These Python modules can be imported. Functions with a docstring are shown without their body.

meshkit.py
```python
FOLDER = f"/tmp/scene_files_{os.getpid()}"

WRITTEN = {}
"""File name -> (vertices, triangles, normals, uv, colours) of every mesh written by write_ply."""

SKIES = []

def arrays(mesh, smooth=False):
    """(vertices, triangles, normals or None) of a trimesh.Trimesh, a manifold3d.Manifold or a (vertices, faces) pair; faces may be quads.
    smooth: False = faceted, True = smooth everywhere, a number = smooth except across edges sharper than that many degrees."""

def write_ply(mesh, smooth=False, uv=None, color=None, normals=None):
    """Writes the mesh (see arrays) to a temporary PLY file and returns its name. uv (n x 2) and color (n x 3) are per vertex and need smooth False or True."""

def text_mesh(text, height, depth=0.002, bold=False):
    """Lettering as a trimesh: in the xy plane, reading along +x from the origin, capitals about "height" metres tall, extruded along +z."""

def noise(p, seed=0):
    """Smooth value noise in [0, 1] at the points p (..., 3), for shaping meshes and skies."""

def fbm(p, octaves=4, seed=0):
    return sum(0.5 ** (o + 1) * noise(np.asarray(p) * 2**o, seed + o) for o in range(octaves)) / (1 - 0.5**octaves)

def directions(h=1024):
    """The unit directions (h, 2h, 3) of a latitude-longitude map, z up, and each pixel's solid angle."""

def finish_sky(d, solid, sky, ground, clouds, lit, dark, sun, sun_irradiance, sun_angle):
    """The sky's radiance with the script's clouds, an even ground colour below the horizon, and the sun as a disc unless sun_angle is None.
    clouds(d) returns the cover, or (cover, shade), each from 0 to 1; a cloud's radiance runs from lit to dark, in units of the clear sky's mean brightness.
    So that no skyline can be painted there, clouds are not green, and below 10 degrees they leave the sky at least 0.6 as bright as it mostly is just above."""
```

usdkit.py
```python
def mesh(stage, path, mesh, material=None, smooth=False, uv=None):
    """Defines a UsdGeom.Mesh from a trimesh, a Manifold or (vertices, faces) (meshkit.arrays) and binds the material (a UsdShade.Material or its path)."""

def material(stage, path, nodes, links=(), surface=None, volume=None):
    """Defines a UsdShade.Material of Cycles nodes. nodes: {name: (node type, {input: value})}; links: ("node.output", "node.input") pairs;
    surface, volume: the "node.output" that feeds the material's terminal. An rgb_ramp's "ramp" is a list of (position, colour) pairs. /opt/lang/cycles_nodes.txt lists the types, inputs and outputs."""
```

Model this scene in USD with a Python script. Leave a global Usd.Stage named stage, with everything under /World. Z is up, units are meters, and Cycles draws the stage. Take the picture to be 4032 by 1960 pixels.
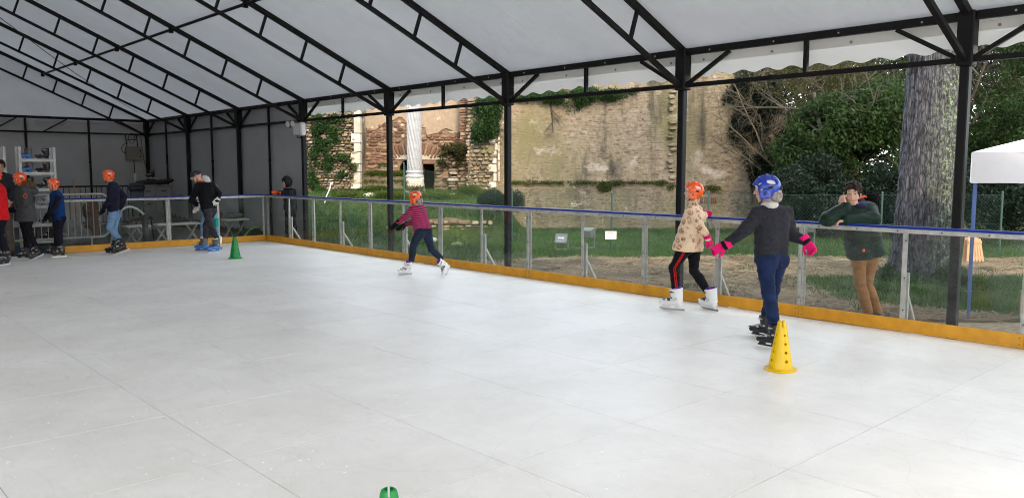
import math, random
import numpy as np, trimesh, manifold3d as m3
import usdkit, meshkit
from pxr import Usd, UsdGeom, UsdLux, UsdShade, Gf, Sdf, Vt

stage = Usd.Stage.CreateInMemory()
UsdGeom.SetStageUpAxis(stage, 'Z')
UsdGeom.SetStageMetersPerUnit(stage, 1.0)
UsdGeom.Xform.Define(stage, '/World')
UsdGeom.Scope.Define(stage, '/World/Looks')

# ------------------------------------------------------------------ camera
EYE = np.array([0.0, 0.0, 1.65])
YAW, PITCH = 0.74121, 0.09814                     # heading from +y towards +x, downward tilt
FOCAL = 28.38
FWD = np.array([math.sin(YAW) * math.cos(PITCH), math.cos(YAW) * math.cos(PITCH), -math.sin(PITCH)])
RGT = np.array([math.cos(YAW), -math.sin(YAW), 0.0])
UPV = np.cross(RGT, FWD)
HF = np.array([math.sin(YAW), math.cos(YAW), 0.0])
cam = UsdGeom.Camera.Define(stage, '/World/camera')
cm = np.eye(4); cm[0, :3] = RGT; cm[1, :3] = UPV; cm[2, :3] = -FWD; cm[3, :3] = EYE
cam.AddTransformOp().Set(Gf.Matrix4d(*cm.ravel().tolist()))
cam.CreateFocalLengthAttr(FOCAL); cam.CreateHorizontalApertureAttr(36.0); cam.CreateVerticalApertureAttr(36.0 * 497 / 1024)
cam.CreateClippingRangeAttr(Gf.Vec2f(0.05, 2000.0))
cam.CreateExposureAttr(2.2)

# ------------------------------------------------------------------ sky and sun
SUN_AZ, SUN_EL = math.radians(212), math.radians(27)
dome = UsdLux.DomeLight.Define(stage, '/World/sky'); dome.CreateIntensityAttr(1.0)
sky_mat = usdkit.material(stage, '/World/Looks/sky_look', {
    'tc': ('texture_coordinate', {}), 'mp': ('mapping', {'scale': (1.0, 1.0, 2.6)}),
    'n': ('noise_texture', {'scale': 2.3, 'detail': 6.0, 'roughness': 0.58}),
    'r': ('rgb_ramp', {'ramp': [(0.34, (0.5, 0.5, 0.5)), (0.60, (0.96, 0.96, 0.96))]}),
    's': ('sky_texture', {'sky_type': 'single_scattering', 'sun_disc': False, 'sun_elevation': SUN_EL, 'sun_rotation': SUN_AZ}),
    'm': ('mix_color', {'b': (8.05, 8.45, 8.95), 'use_clamp': False}),
    'b': ('background_shader', {'strength': 0.12})},
    [('tc.generated', 'mp.vector'), ('mp.vector', 'n.vector'), ('n.fac', 'r.fac'), ('r.color', 'm.fac'), ('s.color', 'm.a'),
     ('m.result', 'b.color')], surface='b.background')
UsdShade.MaterialBindingAPI.Apply(dome.GetPrim()).Bind(sky_mat)
sun = UsdLux.DistantLight.Define(stage, '/World/sun')
sun.CreateIntensityAttr(0.40); sun.CreateAngleAttr(10.0); sun.CreateNormalizeAttr(True); sun.CreateColorAttr(Gf.Vec3f(1.0, 0.82, 0.60))
sdir = np.array([math.sin(SUN_AZ) * math.cos(SUN_EL), math.cos(SUN_AZ) * math.cos(SUN_EL), math.sin(SUN_EL)])
sz = sdir; sx = np.cross([0, 0, 1.0], sz); sx /= np.linalg.norm(sx); sy = np.cross(sz, sx)
sm = np.eye(4); sm[0, :3] = sx; sm[1, :3] = sy; sm[2, :3] = sz
sun.AddTransformOp().Set(Gf.Matrix4d(*sm.ravel().tolist()))

# ------------------------------------------------------------------ measuring helpers
FP = FOCAL / 36.0 * 4032
def ray(px, py): return FWD + (px - 2016) / FP * RGT - (py - 980) / FP * UPV
def at_depth(px, py, d):
    r = ray(px, py); return EYE + r * (d / (r @ HF))
def at_axis(px, py, axis, val):
    r = ray(px, py); return EYE + r * ((val - EYE[axis]) / r[axis])
def on_floor(px, py, z=0.0): return at_axis(px, py, 2, z)
def depth_of(p): return float((np.asarray(p) - EYE) @ HF)
def G(u, d, z): return u * RGT + d * HF + np.array([0, 0, z])          # garden frame: u to the right, d away
Q = 4032 / 2576.0
def UZ(x, y, d):                                                        # a point on a plane at distance d
    p = at_depth(x * Q, y * Q, d); return float(p @ RGT), float(p[2])

# ------------------------------------------------------------------ naming and building helpers
_used = {}
def numbered(parent, name):
    k = parent + '/' + name; n = _used.get(k, 0); _used[k] = n + 1
    return k if n == 0 else '%s_%03d' % (k, n)
def meta(prim, **kw):
    for k, v in kw.items():
        if v: prim.SetCustomDataByKey(k, v)
    return prim
_origin = {}
def thing(name, label, cat, loc=(0, 0, 0), group=None, rotz=0.0):
    p = numbered('/World', name)
    x = UsdGeom.Xform.Define(stage, p); x.AddTranslateOp().Set(Gf.Vec3d(*map(float, loc)))
    if rotz: x.AddRotateZOp().Set(rotz)
    _origin[p] = np.asarray(loc, float)
    meta(x.GetPrim(), label=label, category=cat, group=group)
    return x.GetPrim()
def holder(name, parent):
    p = numbered(str(parent.GetPath()), name); x = UsdGeom.Xform.Define(stage, p)
    _origin[p] = _origin[str(parent.GetPath())]
    return x.GetPrim()
def arr(m):
    if isinstance(m, trimesh.Trimesh): return np.asarray(m.vertices), np.asarray(m.faces)
    if hasattr(m, 'to_mesh'):
        a = m.to_mesh(); return np.asarray(a.vert_properties[:, :3], float), np.asarray(a.tri_verts)
    return np.asarray(m[0], float), np.asarray(m[1], int)
def part(name, m, mat, parent, smooth=False, label=None, kind=None, tone=None, local=False):
    v, f = arr(m)
    pp = str(parent.GetPath())
    o = _origin[pp]
    if not local: v = v - o
    p = numbered(pp, name)
    g = usdkit.mesh(stage, p, (v, f), mat, smooth)
    _origin[p] = o
    if tone is not None:
        pv = UsdGeom.PrimvarsAPI(g).CreatePrimvar('tone', Sdf.ValueTypeNames.FloatArray, 'vertex')
        t = np.broadcast_to(np.asarray(tone, np.float32), (len(g.GetPointsAttr().Get()),))
        pv.Set(Vt.FloatArray.FromNumpy(np.ascontiguousarray(t)))
    return meta(g.GetPrim(), label=label, kind=kind)
def solo(name, m, mat, label=None, cat=None, group=None, kind=None, smooth=False, loc=(0, 0, 0)):
    v, f = arr(m)
    p = numbered('/World', name)
    g = usdkit.mesh(stage, p, (v - np.asarray(loc, float), f), mat, smooth)
    if any(loc): g.AddTranslateOp().Set(Gf.Vec3d(*map(float, loc)))
    _origin[p] = np.asarray(loc, float)
    return meta(g.GetPrim(), label=label, category=cat, group=group, kind=kind)
def copy_of(src, loc, label=None, rotz=0.0):
    w = src.GetCustomData()
    r = thing(src.GetName(), label or w['label'], w['category'], loc, w.get('group'), rotz)
    r.GetReferences().AddInternalReference(src.GetPath())
    r.SetInstanceable(True)
    return r

# ------------------------------------------------------------------ mesh helpers
def cat(ms):
    vs, fs, n = [], [], 0
    for m in ms:
        v, f = arr(m); vs.append(v); fs.append(f + n); n += len(v)
    return np.vstack(vs), np.vstack(fs)
_CF = trimesh.creation.box((1, 1, 1)).faces
_CV = np.asarray(trimesh.creation.box((1, 1, 1)).vertices)
def box(c, s, R=None):
    v = _CV * np.asarray(s, float)
    if R is not None: v = v @ np.asarray(R).T
    return v + np.asarray(c, float), _CF
def bevbox(c, s, b=0.01, R=None):
    s = np.asarray(s, float); b = min(b, s.min() * 0.45); pts = []
    for i in range(3):
        e = s / 2 - b; e[i] = s[i] / 2
        pts.append(np.array([[x, y, z] for x in (-1, 1) for y in (-1, 1) for z in (-1, 1)]) * e)
    m = m3.Manifold.hull_points(np.vstack(pts).astype(np.float32))
    v, f = arr(m)
    if R is not None: v = v @ np.asarray(R).T
    return v + np.asarray(c, float), f
def bar(a, b, w, h=None, up=(0, 0, 1)):
    a, b = np.asarray(a, float), np.asarray(b, float); h = h or w
    d = b - a; L = np.linalg.norm(d); d = d / L
    up = np.asarray(up, float)
    if abs(d @ up) > 0.97: up = np.array([0, 1.0, 0]) if abs(d[1]) < 0.9 else np.array([1.0, 0, 0])
    x = np.cross(d, up); x /= np.linalg.norm(x); z = np.cross(x, d)
    return box((a + b) / 2, (w, L, h), np.stack([x, d, z], 1))
def tube(pts, r, n=8, cap=True):
    pts = np.asarray(pts, float); N = len(pts)
    r = np.broadcast_to(np.asarray(r, float), (N,))
    t = np.gradient(pts, axis=0); t /= np.linalg.norm(t, axis=1, keepdims=True) + 1e-12
    ref = np.array([0, 0, 1.0]) if abs(t[0, 2]) < 0.9 else np.array([1.0, 0, 0])
    x = np.cross(t[0], ref); x /= np.linalg.norm(x); rings = []
    ang = np.arange(n) * 2 * math.pi / n
    for i in range(N):
        x = x - t[i] * (x @ t[i]); x /= np.linalg.norm(x) + 1e-12; y = np.cross(t[i], x)
        rings.append(pts[i] + r[i] * (np.cos(ang)[:, None] * x + np.sin(ang)[:, None] * y))
    v = np.vstack(rings); f = []
    for i in range(N - 1):
        for j in range(n):
            a, b = i * n + j, i * n + (j + 1) % n
            f += [(a, b, b + n), (a, b + n, a + n)]
    if cap:
        v = np.vstack([v, pts[:1], pts[-1:]]); c0, c1 = N * n, N * n + 1
        for j in range(n):
            f += [(c0, (j + 1) % n, j), (c1, (N - 1) * n + j, (N - 1) * n + (j + 1) % n)]
    return v, np.array(f)
def lathe(prof, n=32, c=(0, 0, 0)):
    prof = np.asarray(prof, float); ang = np.arange(n) * 2 * math.pi / n
    v = np.concatenate([np.stack([r * np.cos(ang), r * np.sin(ang), np.full(n, z)], 1) for r, z in prof]) + np.asarray(c, float)
    f = []
    for i in range(len(prof) - 1):
        for j in range(n):
            a, b = i * n + j, i * n + (j + 1) % n
            f += [(a, b, b + n), (a, b + n, a + n)]
    return v, np.array(f)
def grid(P):
    P = np.asarray(P, float); h, w = P.shape[:2]
    i = np.arange(h * w).reshape(h, w)
    q = np.stack([i[:-1, :-1], i[:-1, 1:], i[1:, 1:], i[1:, :-1]], -1).reshape(-1, 4)
    return P.reshape(-1, 3), np.vstack([q[:, [0, 1, 2]], q[:, [0, 2, 3]]])
def wobble(m, amp, freq, seed=0, along=None):
    v, f = arr(m); v = v.copy()
    t = trimesh.Trimesh(v, f, process=False); n = np.asarray(t.vertex_normals)
    d = meshkit.fbm(v * freq + 31.7, 3, seed) - 0.5
    return v + n * (d * 2 * amp)[:, None], f

# ------------------------------------------------------------------ materials
L = '/World/Looks/'
def look(name, color, rough=0.55, var=0.0, scale=6.0, metal=0.0, bump=0.0, bscale=60.0, color2=None, spec=None, stretch=(1, 1, 1), sheen=0.0, coat=0.0, sub=0.0):
    p = {'base_color': color, 'roughness': rough, 'metallic': metal}
    if spec is not None: p['specular_ior_level'] = spec
    if sheen: p['sheen_weight'] = sheen; p['sheen_roughness'] = 0.5
    if coat: p['coat_weight'] = coat; p['coat_roughness'] = 0.15
    if sub: p['subsurface_weight'] = sub; p['subsurface_scale'] = 0.01
    nodes = {'p': ('principled_bsdf', p)}; links = []
    if var or bump or color2:
        nodes['tc'] = ('texture_coordinate', {}); nodes['mp'] = ('mapping', {'scale': stretch}); links.append(('tc.object', 'mp.vector'))
    if var or color2:
        c2 = color2 or tuple(max(0, c * (1 - var)) for c in color)
        nodes['n'] = ('noise_texture', {'scale': scale, 'detail': 5.0, 'roughness': 0.6})
        nodes['r'] = ('rgb_ramp', {'ramp': [(0.32, c2), (0.68, color)]})
        links += [('mp.vector', 'n.vector'), ('n.fac', 'r.fac'), ('r.color', 'p.base_color')]
    if bump:
        nodes['bn'] = ('noise_texture', {'scale': bscale, 'detail': 4.0}); nodes['b'] = ('bump', {'strength': 1.0, 'distance': bump})
        links += [('mp.vector', 'bn.vector'), ('bn.fac', 'b.height'), ('b.normal', 'p.normal')]
    return usdkit.material(stage, L + name, nodes, links, surface='p.BSDF')
M = {}
M['black_steel'] = look('black_steel', (0.0055, 0.0055, 0.006), 0.55, bump=0.002, bscale=40, spec=0.2)
M['galv'] = look('galvanised_steel', (0.50, 0.49, 0.46), 0.5, var=0.35, scale=14, metal=0.35, bump=0.001)
M['galv_dark'] = look('old_galvanised_steel', (0.30, 0.30, 0.28), 0.55, var=0.35, scale=10, metal=0.3)
M['kick'] = look('yellow_plastic', (0.66, 0.30, 0.007), 0.42, var=0.25, scale=7, bump=0.001)
M['blue_cap'] = look('blue_plastic', (0.005, 0.032, 0.27), 0.45, var=0.3, scale=4, spec=0.3)
M['screw'] = look('screw_metal', (0.10, 0.09, 0.08), 0.5, metal=0.5)
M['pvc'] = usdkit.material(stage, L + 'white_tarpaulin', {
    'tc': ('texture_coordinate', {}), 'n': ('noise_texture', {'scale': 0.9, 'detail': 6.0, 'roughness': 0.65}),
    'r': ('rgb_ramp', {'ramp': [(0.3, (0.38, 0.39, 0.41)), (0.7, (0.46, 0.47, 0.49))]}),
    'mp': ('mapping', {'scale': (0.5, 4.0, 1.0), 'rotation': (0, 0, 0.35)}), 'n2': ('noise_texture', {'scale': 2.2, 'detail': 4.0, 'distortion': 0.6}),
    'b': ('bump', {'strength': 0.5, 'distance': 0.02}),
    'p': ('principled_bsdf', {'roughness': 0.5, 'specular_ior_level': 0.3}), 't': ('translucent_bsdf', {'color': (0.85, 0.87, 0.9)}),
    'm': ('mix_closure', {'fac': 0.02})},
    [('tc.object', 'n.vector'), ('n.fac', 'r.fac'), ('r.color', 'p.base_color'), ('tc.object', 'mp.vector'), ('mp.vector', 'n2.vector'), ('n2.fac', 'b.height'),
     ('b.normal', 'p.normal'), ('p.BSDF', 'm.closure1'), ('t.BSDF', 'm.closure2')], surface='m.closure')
M['pvc_valance'] = usdkit.material(stage, L + 'thin_white_tarpaulin', {
    'p': ('principled_bsdf', {'base_color': (0.74, 0.74, 0.73), 'roughness': 0.5, 'specular_ior_level': 0.3}), 't': ('translucent_bsdf', {'color': (0.85, 0.85, 0.83)}), 'm': ('mix_closure', {'fac': 0.34})},
    [('p.BSDF', 'm.closure1'), ('t.BSDF', 'm.closure2')], surface='m.closure')
M['pvc_front'] = usdkit.material(stage, L + 'front_tarpaulin', {
    'p': ('principled_bsdf', {'base_color': (0.78, 0.78, 0.77), 'roughness': 0.5}), 't': ('translucent_bsdf', {'color': (0.9, 0.9, 0.88)}), 'm': ('mix_closure', {'fac': 0.55})},
    [('p.BSDF', 'm.closure1'), ('t.BSDF', 'm.closure2')], surface='m.closure')
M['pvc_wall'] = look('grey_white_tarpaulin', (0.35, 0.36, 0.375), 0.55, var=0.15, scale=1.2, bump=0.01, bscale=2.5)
M['acrylic'] = usdkit.material(stage, L + 'clear_acrylic', {
    'tr': ('transparent_bsdf', {'color': (0.90, 0.92, 0.91)}), 'gl': ('glossy_bsdf', {'color': (1, 1, 1), 'roughness': 0.03}), 'fr': ('fresnel', {'IOR': 1.38}), 'ge': ('geometry', {}), 'iv': ('math', {'math_type': 'subtract', 'value1': 1.0}), 'fm': ('math', {'math_type': 'multiply'}),
    'm': ('mix_closure', {}), 'd': ('diffuse_bsdf', {'color': (0.7, 0.72, 0.7)}),
    'tc': ('texture_coordinate', {}), 'mp': ('mapping', {'scale': (1.2, 1.2, 2.6)}), 'n': ('noise_texture', {'scale': 2.5, 'detail': 7.0, 'roughness': 0.7}),
    'r': ('rgb_ramp', {'ramp': [(0.4, (0.002,) * 3), (0.75, (0.022,) * 3)]}), 'm2': ('mix_closure', {})},
    [('ge.backfacing', 'iv.value2'), ('iv.value', 'fm.value1'), ('fr.fac', 'fm.value2'), ('fm.value', 'm.fac'), ('tr.BSDF', 'm.closure1'), ('gl.BSDF', 'm.closure2'), ('tc.object', 'mp.vector'), ('mp.vector', 'n.vector'), ('n.fac', 'r.fac'), ('r.color', 'm2.fac'),
     ('m.closure', 'm2.closure1'), ('d.BSDF', 'm2.closure2')], surface='m2.closure')
M['tile'] = usdkit.material(stage, L + 'white_rink_plastic', {
    'g': ('geometry', {}), 'n': ('noise_texture', {'scale': 1.1, 'detail': 7.0, 'roughness': 0.65}),
    'r': ('rgb_ramp', {'ramp': [(0.30, (0.805, 0.795, 0.775)), (0.66, (0.88, 0.868, 0.845))]}),
    'a': ('attribute', {'attribute': 'tone'}), 'mm': ('mix_color', {'blend_type': 'multiply', 'fac': 1.0}),
    'mp': ('mapping', {'scale': (5.0, 1.6, 1.0), 'rotation': (0, 0, 0.7)}), 'n2': ('noise_texture', {'scale': 3.2, 'detail': 9.0, 'roughness': 0.8, 'distortion': 0.7}),
    'r2': ('rgb_ramp', {'ramp': [(0.58, (0, 0, 0)), (0.72, (1, 1, 1))]}), 'm2': ('mix_color', {'b': (0.93, 0.93, 0.92)}), 'ms': ('math', {'math_type': 'multiply', 'value2': 0.7}),
    'sn': ('noise_texture', {'scale': 0.7, 'detail': 3.0}), 'sv': ('vector_math', {'math_type': 'add'}), 'vo': ('voronoi_texture', {'feature': 'distance_to_edge', 'scale': 0.9}), 'vr': ('rgb_ramp', {'ramp': [(0.0, (0.90, 0.90, 0.90)), (0.006, (1, 1, 1))]}), 'vo2': ('voronoi_texture', {'feature': 'distance_to_edge', 'scale': 2.1}), 'vr2': ('rgb_ramp', {'ramp': [(0.0, (1.10, 1.10, 1.10)), (0.006, (1, 1, 1))]}), 'mv': ('mix_color', {'blend_type': 'multiply', 'fac': 0.6}), 'mv2': ('mix_color', {'blend_type': 'multiply', 'fac': 0.5}),
    'nd': ('noise_texture', {'scale': 0.55, 'detail': 8.0, 'roughness': 0.7}), 'rd': ('rgb_ramp', {'ramp': [(0.38, (0.945, 0.935, 0.915)), (0.6, (1, 1, 1))]}),
    'md': ('mix_color', {'blend_type': 'multiply', 'fac': 1.0}),
    'rr': ('rgb_ramp', {'ramp': [(0.3, (0.26,) * 3), (0.7, (0.5,) * 3)]}),
    'nb': ('noise_texture', {'scale': 45.0, 'detail': 5.0, 'roughness': 0.7}), 'b': ('bump', {'strength': 0.35, 'distance': 0.004}),
    'p': ('principled_bsdf', {'specular_ior_level': 0.3})},
    [('g.position', 'n.vector'), ('n.fac', 'r.fac'), ('r.color', 'mm.a'), ('a.color', 'mm.b'), ('g.position', 'mp.vector'), ('mp.vector', 'n2.vector'), ('n2.fac', 'r2.fac'),
     ('r2.color', 'ms.value1'), ('ms.value', 'm2.fac'), ('mm.result', 'm2.a'), ('g.position', 'nd.vector'), ('nd.fac', 'rd.fac'), ('m2.result', 'md.a'), ('rd.color', 'md.b'),
     ('g.position', 'sn.vector'), ('g.position', 'sv.vector1'), ('sn.color', 'sv.vector2'), ('sv.vector', 'vo.vector'), ('sv.vector', 'vo2.vector'), ('vo.distance', 'vr.fac'), ('vo2.distance', 'vr2.fac'), ('md.result', 'mv.a'), ('vr.color', 'mv.b'), ('mv.result', 'mv2.a'), ('vr2.color', 'mv2.b'), ('mv2.result', 'p.base_color'), ('n2.fac', 'rr.fac'), ('rr.color', 'p.roughness'), ('g.position', 'nb.vector'), ('nb.fac', 'b.height'), ('b.normal', 'p.normal')], surface='p.BSDF')
M['joint'] = look('tile_joint', (0.50, 0.49, 0.47), 0.8, spec=0.1)
M['scuff'] = look('plastic_shaving', (0.9, 0.9, 0.89), 0.6)
M['dark_floor'] = look('tent_ground', (0.075, 0.068, 0.06), 0.8, var=0.5, scale=3, bump=0.004)
def tone_look(name, ramp, rough=0.85, bump=0.006, bscale=30.0, moss=0.0, stain=None, translucent=0.0, jitter=0.18):
    """colour from the mesh's tone primvar, roughened with noise; moss and stains where the place is damp"""
    nodes = {'a': ('attribute', {'attribute': 'tone'}), 'r': ('rgb_ramp', {'ramp': ramp}), 'g': ('geometry', {}),
             'n': ('noise_texture', {'scale': 9.0, 'detail': 6.0, 'roughness': 0.7}), 'rn': ('rgb_ramp', {'ramp': [(0.3, (1 - jitter * 2,) * 3), (0.7, (1 + jitter,) * 3)]}),
             'm': ('mix_color', {'blend_type': 'multiply', 'fac': 1.0, 'use_clamp': False}),
             'bn': ('noise_texture', {'scale': bscale, 'detail': 5.0, 'roughness': 0.65}), 'b': ('bump', {'strength': 1.0, 'distance': bump}),
             'p': ('principled_bsdf', {'roughness': rough, 'specular_ior_level': 0.25})}
    links = [('a.fac', 'r.fac'), ('g.position', 'n.vector'), ('n.fac', 'rn.fac'), ('r.color', 'm.a'), ('rn.color', 'm.b'), ('g.position', 'bn.vector'), ('bn.fac', 'b.height'), ('b.normal', 'p.normal')]
    out = 'm.result'
    if stain:
        for i, (sc, st, lo, hi, colr) in enumerate(stain):
            nodes['sp%d' % i] = ('mapping', {'scale': st}); nodes['sn%d' % i] = ('noise_texture', {'scale': sc, 'detail': 6.0, 'roughness': 0.62, 'distortion': 0.3})
            nodes['sr%d' % i] = ('rgb_ramp', {'ramp': [(lo, (0, 0, 0)), (hi, (1, 1, 1))]}); nodes['sm%d' % i] = ('mix_color', {'b': colr})
            links += [('g.position', 'sp%d.vector' % i), ('sp%d.vector' % i, 'sn%d.vector' % i), ('sn%d.fac' % i, 'sr%d.fac' % i), ('sr%d.color' % i, 'sm%d.fac' % i), (out, 'sm%d.a' % i)]
            out = 'sm%d.result' % i
    links.append((out, 'p.base_color'))
    return usdkit.material(stage, L + name, nodes, links, surface='p.BSDF')
def leaf_look(name, ramp, trans=0.35, rough=0.5, tcol=None):
    nodes = {'g': ('geometry', {}), 'r': ('rgb_ramp', {'ramp': ramp}), 'n': ('noise_texture', {'scale': 1.3, 'detail': 3.0}), 'rn': ('rgb_ramp', {'ramp': [(0.3, (0.55,) * 3), (0.7, (1.25,) * 3)]}),
             'm': ('mix_color', {'blend_type': 'multiply', 'fac': 1.0, 'use_clamp': False}), 'p': ('principled_bsdf', {'roughness': rough, 'specular_ior_level': 0.15}),
             't': ('translucent_bsdf', {}), 'x': ('mix_closure', {'fac': trans})}
    links = [('g.random_per_island', 'r.fac'), ('g.position', 'n.vector'), ('n.fac', 'rn.fac'), ('r.color', 'm.a'), ('rn.color', 'm.b'), ('m.result', 'p.base_color'), ('m.result', 't.color'),
             ('p.BSDF', 'x.closure1'), ('t.BSDF', 'x.closure2')]
    return usdkit.material(stage, L + name, nodes, links, surface='x.closure')

# ================================================================== rink floor
XR, YB, ZR, ZK = 8.416, 17.678, 1.079, 0.136
rng = np.random.default_rng(5)
rink_base = solo('rink_floor', box((1.2, 5.8, -0.0535), (14.44, 23.8, 0.1)), M['joint'], kind='structure')
DX, DY = (XR - 1.87) / 6, (YB - 3.27) / 13
for i in range(-7, 6):
    for j in range(-9, 13):
        x0, y0 = 1.87 + i * DX, 3.27 + j * DY
        if y0 < -6.2: continue
        dark = {(1, 3): 0.965, (2, 4): 0.93, (1, 5): 0.955, (4, 7): 0.97}.get((i, j), 1.0)
        part('tile', box((x0 + DX / 2, y0 + DY / 2, -0.004 + rng.uniform(-0.00012, 0.00012)), (DX - 0.006, DY - 0.006, 0.008)), M['tile'], rink_base,
             tone=float(dark * rng.uniform(0.972, 1.0)))
# shavings the blades leave on the plastic
fl = []
for _ in range(2600):
    az = rng.uniform(0.12, 1.25); d = rng.uniform(2.0, 9.5)
    x, y = d * math.sin(az), d * math.cos(az)
    if x > XR - 0.05 or y > YB: continue
    if meshkit.noise(np.array([x * 1.1, y * 1.1, 3.0])) < 0.38: continue
    s = rng.uniform(0.001, 0.0042); a = rng.uniform(0, 6.28); l = rng.uniform(1, 3.2)
    e1 = np.array([math.cos(a), math.sin(a), 0]) * s * l; e2 = np.array([-math.sin(a), math.cos(a), 0]) * s
    c = np.array([x, y, 0.0008])
    fl.append((np.array([c - e1, c - e2, c + e1, c + e2, c + [0, 0, s * 0.9]]), np.array([(0, 1, 4), (1, 2, 4), (2, 3, 4), (3, 0, 4)])))
solo('plastic_shavings', cat(fl), M['scuff'], kind='stuff', label='tiny white shavings scattered over the rink floor', cat='shavings')
solo('tent_ground', box((1.5, 22.6, -0.075), (14.9, 9.7, 0.05)), M['dark_floor'], kind='structure')

# ================================================================== barrier panels round the rink
def barrier_panel(o, es, et, length, label, brace=True, ends=(True, True)):
    o, es, et = map(lambda a: np.asarray(a, float), (o, es, et)); ez = np.array([0, 0, 1.0])
    R = np.stack([es, et, ez], 1)
    t = thing('rink_barrier_panel', label, 'barrier', o + es * length / 2, 'clear panels of the rink barrier')
    W = lambda s, q, z: o + es * s + et * q + ez * z
    B = lambda s0, s1, q0, q1, z0, z1, b=0.003: bevbox(W((s0 + s1) / 2, (q0 + q1) / 2, (z0 + z1) / 2), (s1 - s0, q1 - q0, z1 - z0), b, R)
    part('kick_board', B(0.002, length - 0.002, 0.0, 0.018, 0.004, ZK, 0.004), M['kick'], t)
    h = length / 2
    for s0, s1 in ((0.03, h - 0.028), (h + 0.028, length - 0.03)):
        part('pane', B(s0, s1, 0.026, 0.034, 0.10, 1.02, 0.001), M['acrylic'], t)
    posts = [(0.004, 0.049)] * ends[0] + [(h - 0.025, h + 0.025)] + [(length - 0.049, length - 0.004)] * ends[1]
    for s0, s1 in posts:
        p = part('post', cat([B(s0, s1, 0.037, 0.043, 0.0, 1.005, 0.001), B(s0, s0 + 0.006, 0.0435, 0.088, 0.0, 1.005, 0.001)]), M['galv'], t)
        for z in (0.22, 0.55, 0.93):
            part('bolt', lathe_bolt(W((s0 + s1) / 2 + 0.006, 0.0365, z), -et), M['screw'], p)
    r = part('top_rail', cat([B(0.002, length - 0.002, 0.004, 0.010, 1.008, 1.052, 0.001), B(0.002, length - 0.002, 0.0105, 0.05, 1.044, 1.052, 0.001)]), M['galv'], t)
    for s in np.arange(0.2, length - 0.1, 0.42):
        part('bolt', lathe_bolt(W(s, 0.0035, 1.03), -et), M['screw'], r)
    part('top_cap', B(0.001, length - 0.001, -0.008, 0.062, 1.053, ZR, 0.006), M['blue_cap'], t)
    for s in (0.035, length - 0.035):
        for z in (0.04, 0.10):
            part('screw', lathe_bolt(W(s, -0.0005, z), -et, 0.006), M['screw'], t)
    if brace:
        b = part('brace', cat([B(h - 0.03, h + 0.03, 0.092, 0.118, 0.0, 0.60, 0.002), bar(W(h, 0.12, 0.36), W(h, 0.40, -0.06), 0.05, 0.03, ez), B(h - 0.05, h + 0.05, 0.34, 0.48, -0.09, -0.075, 0.002)]), M['galv'], t)
    return t
def lathe_bolt(c, n, r=0.009):
    n = np.asarray(n, float); a = np.cross(n, [0, 0, 1.0]); a /= np.linalg.norm(a); b = np.cross(n, a)
    v, f = lathe([(r, 0), (r, 0.004), (r * 0.6, 0.007), (1e-5, 0.007)], 7)
    return c + v[:, :1] * a + v[:, 1:2] * b + v[:, 2:] * n, f
seam = [17.678] + [4.43 + 2.215 * k for k in (5, 4, 3, 2, 1, 0)] + [2.215, 0.0]
right_labels = ['clear barrier panel at the rink corner with the hooded child leaning over it',
                'clear barrier panel in front of the ivy-covered rubble pier, next after the corner panel',
                'clear barrier panel right behind the skater in the striped top',
                'clear barrier panel with the low dry stone wall seen through it',
                'clear barrier panel with the floodlights and white notice seen through it',
                'clear barrier panel behind the two skaters who hold hands',
                'clear barrier panel the child in the green parka leans on',
                'clear barrier panel cut by the right edge, wooden crate stand seen through it']
for k in range(8):
    barrier_panel((XR, seam[k], 0), (0, -1, 0), (1, 0, 0), seam[k] - seam[k + 1], right_labels[k])
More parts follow.
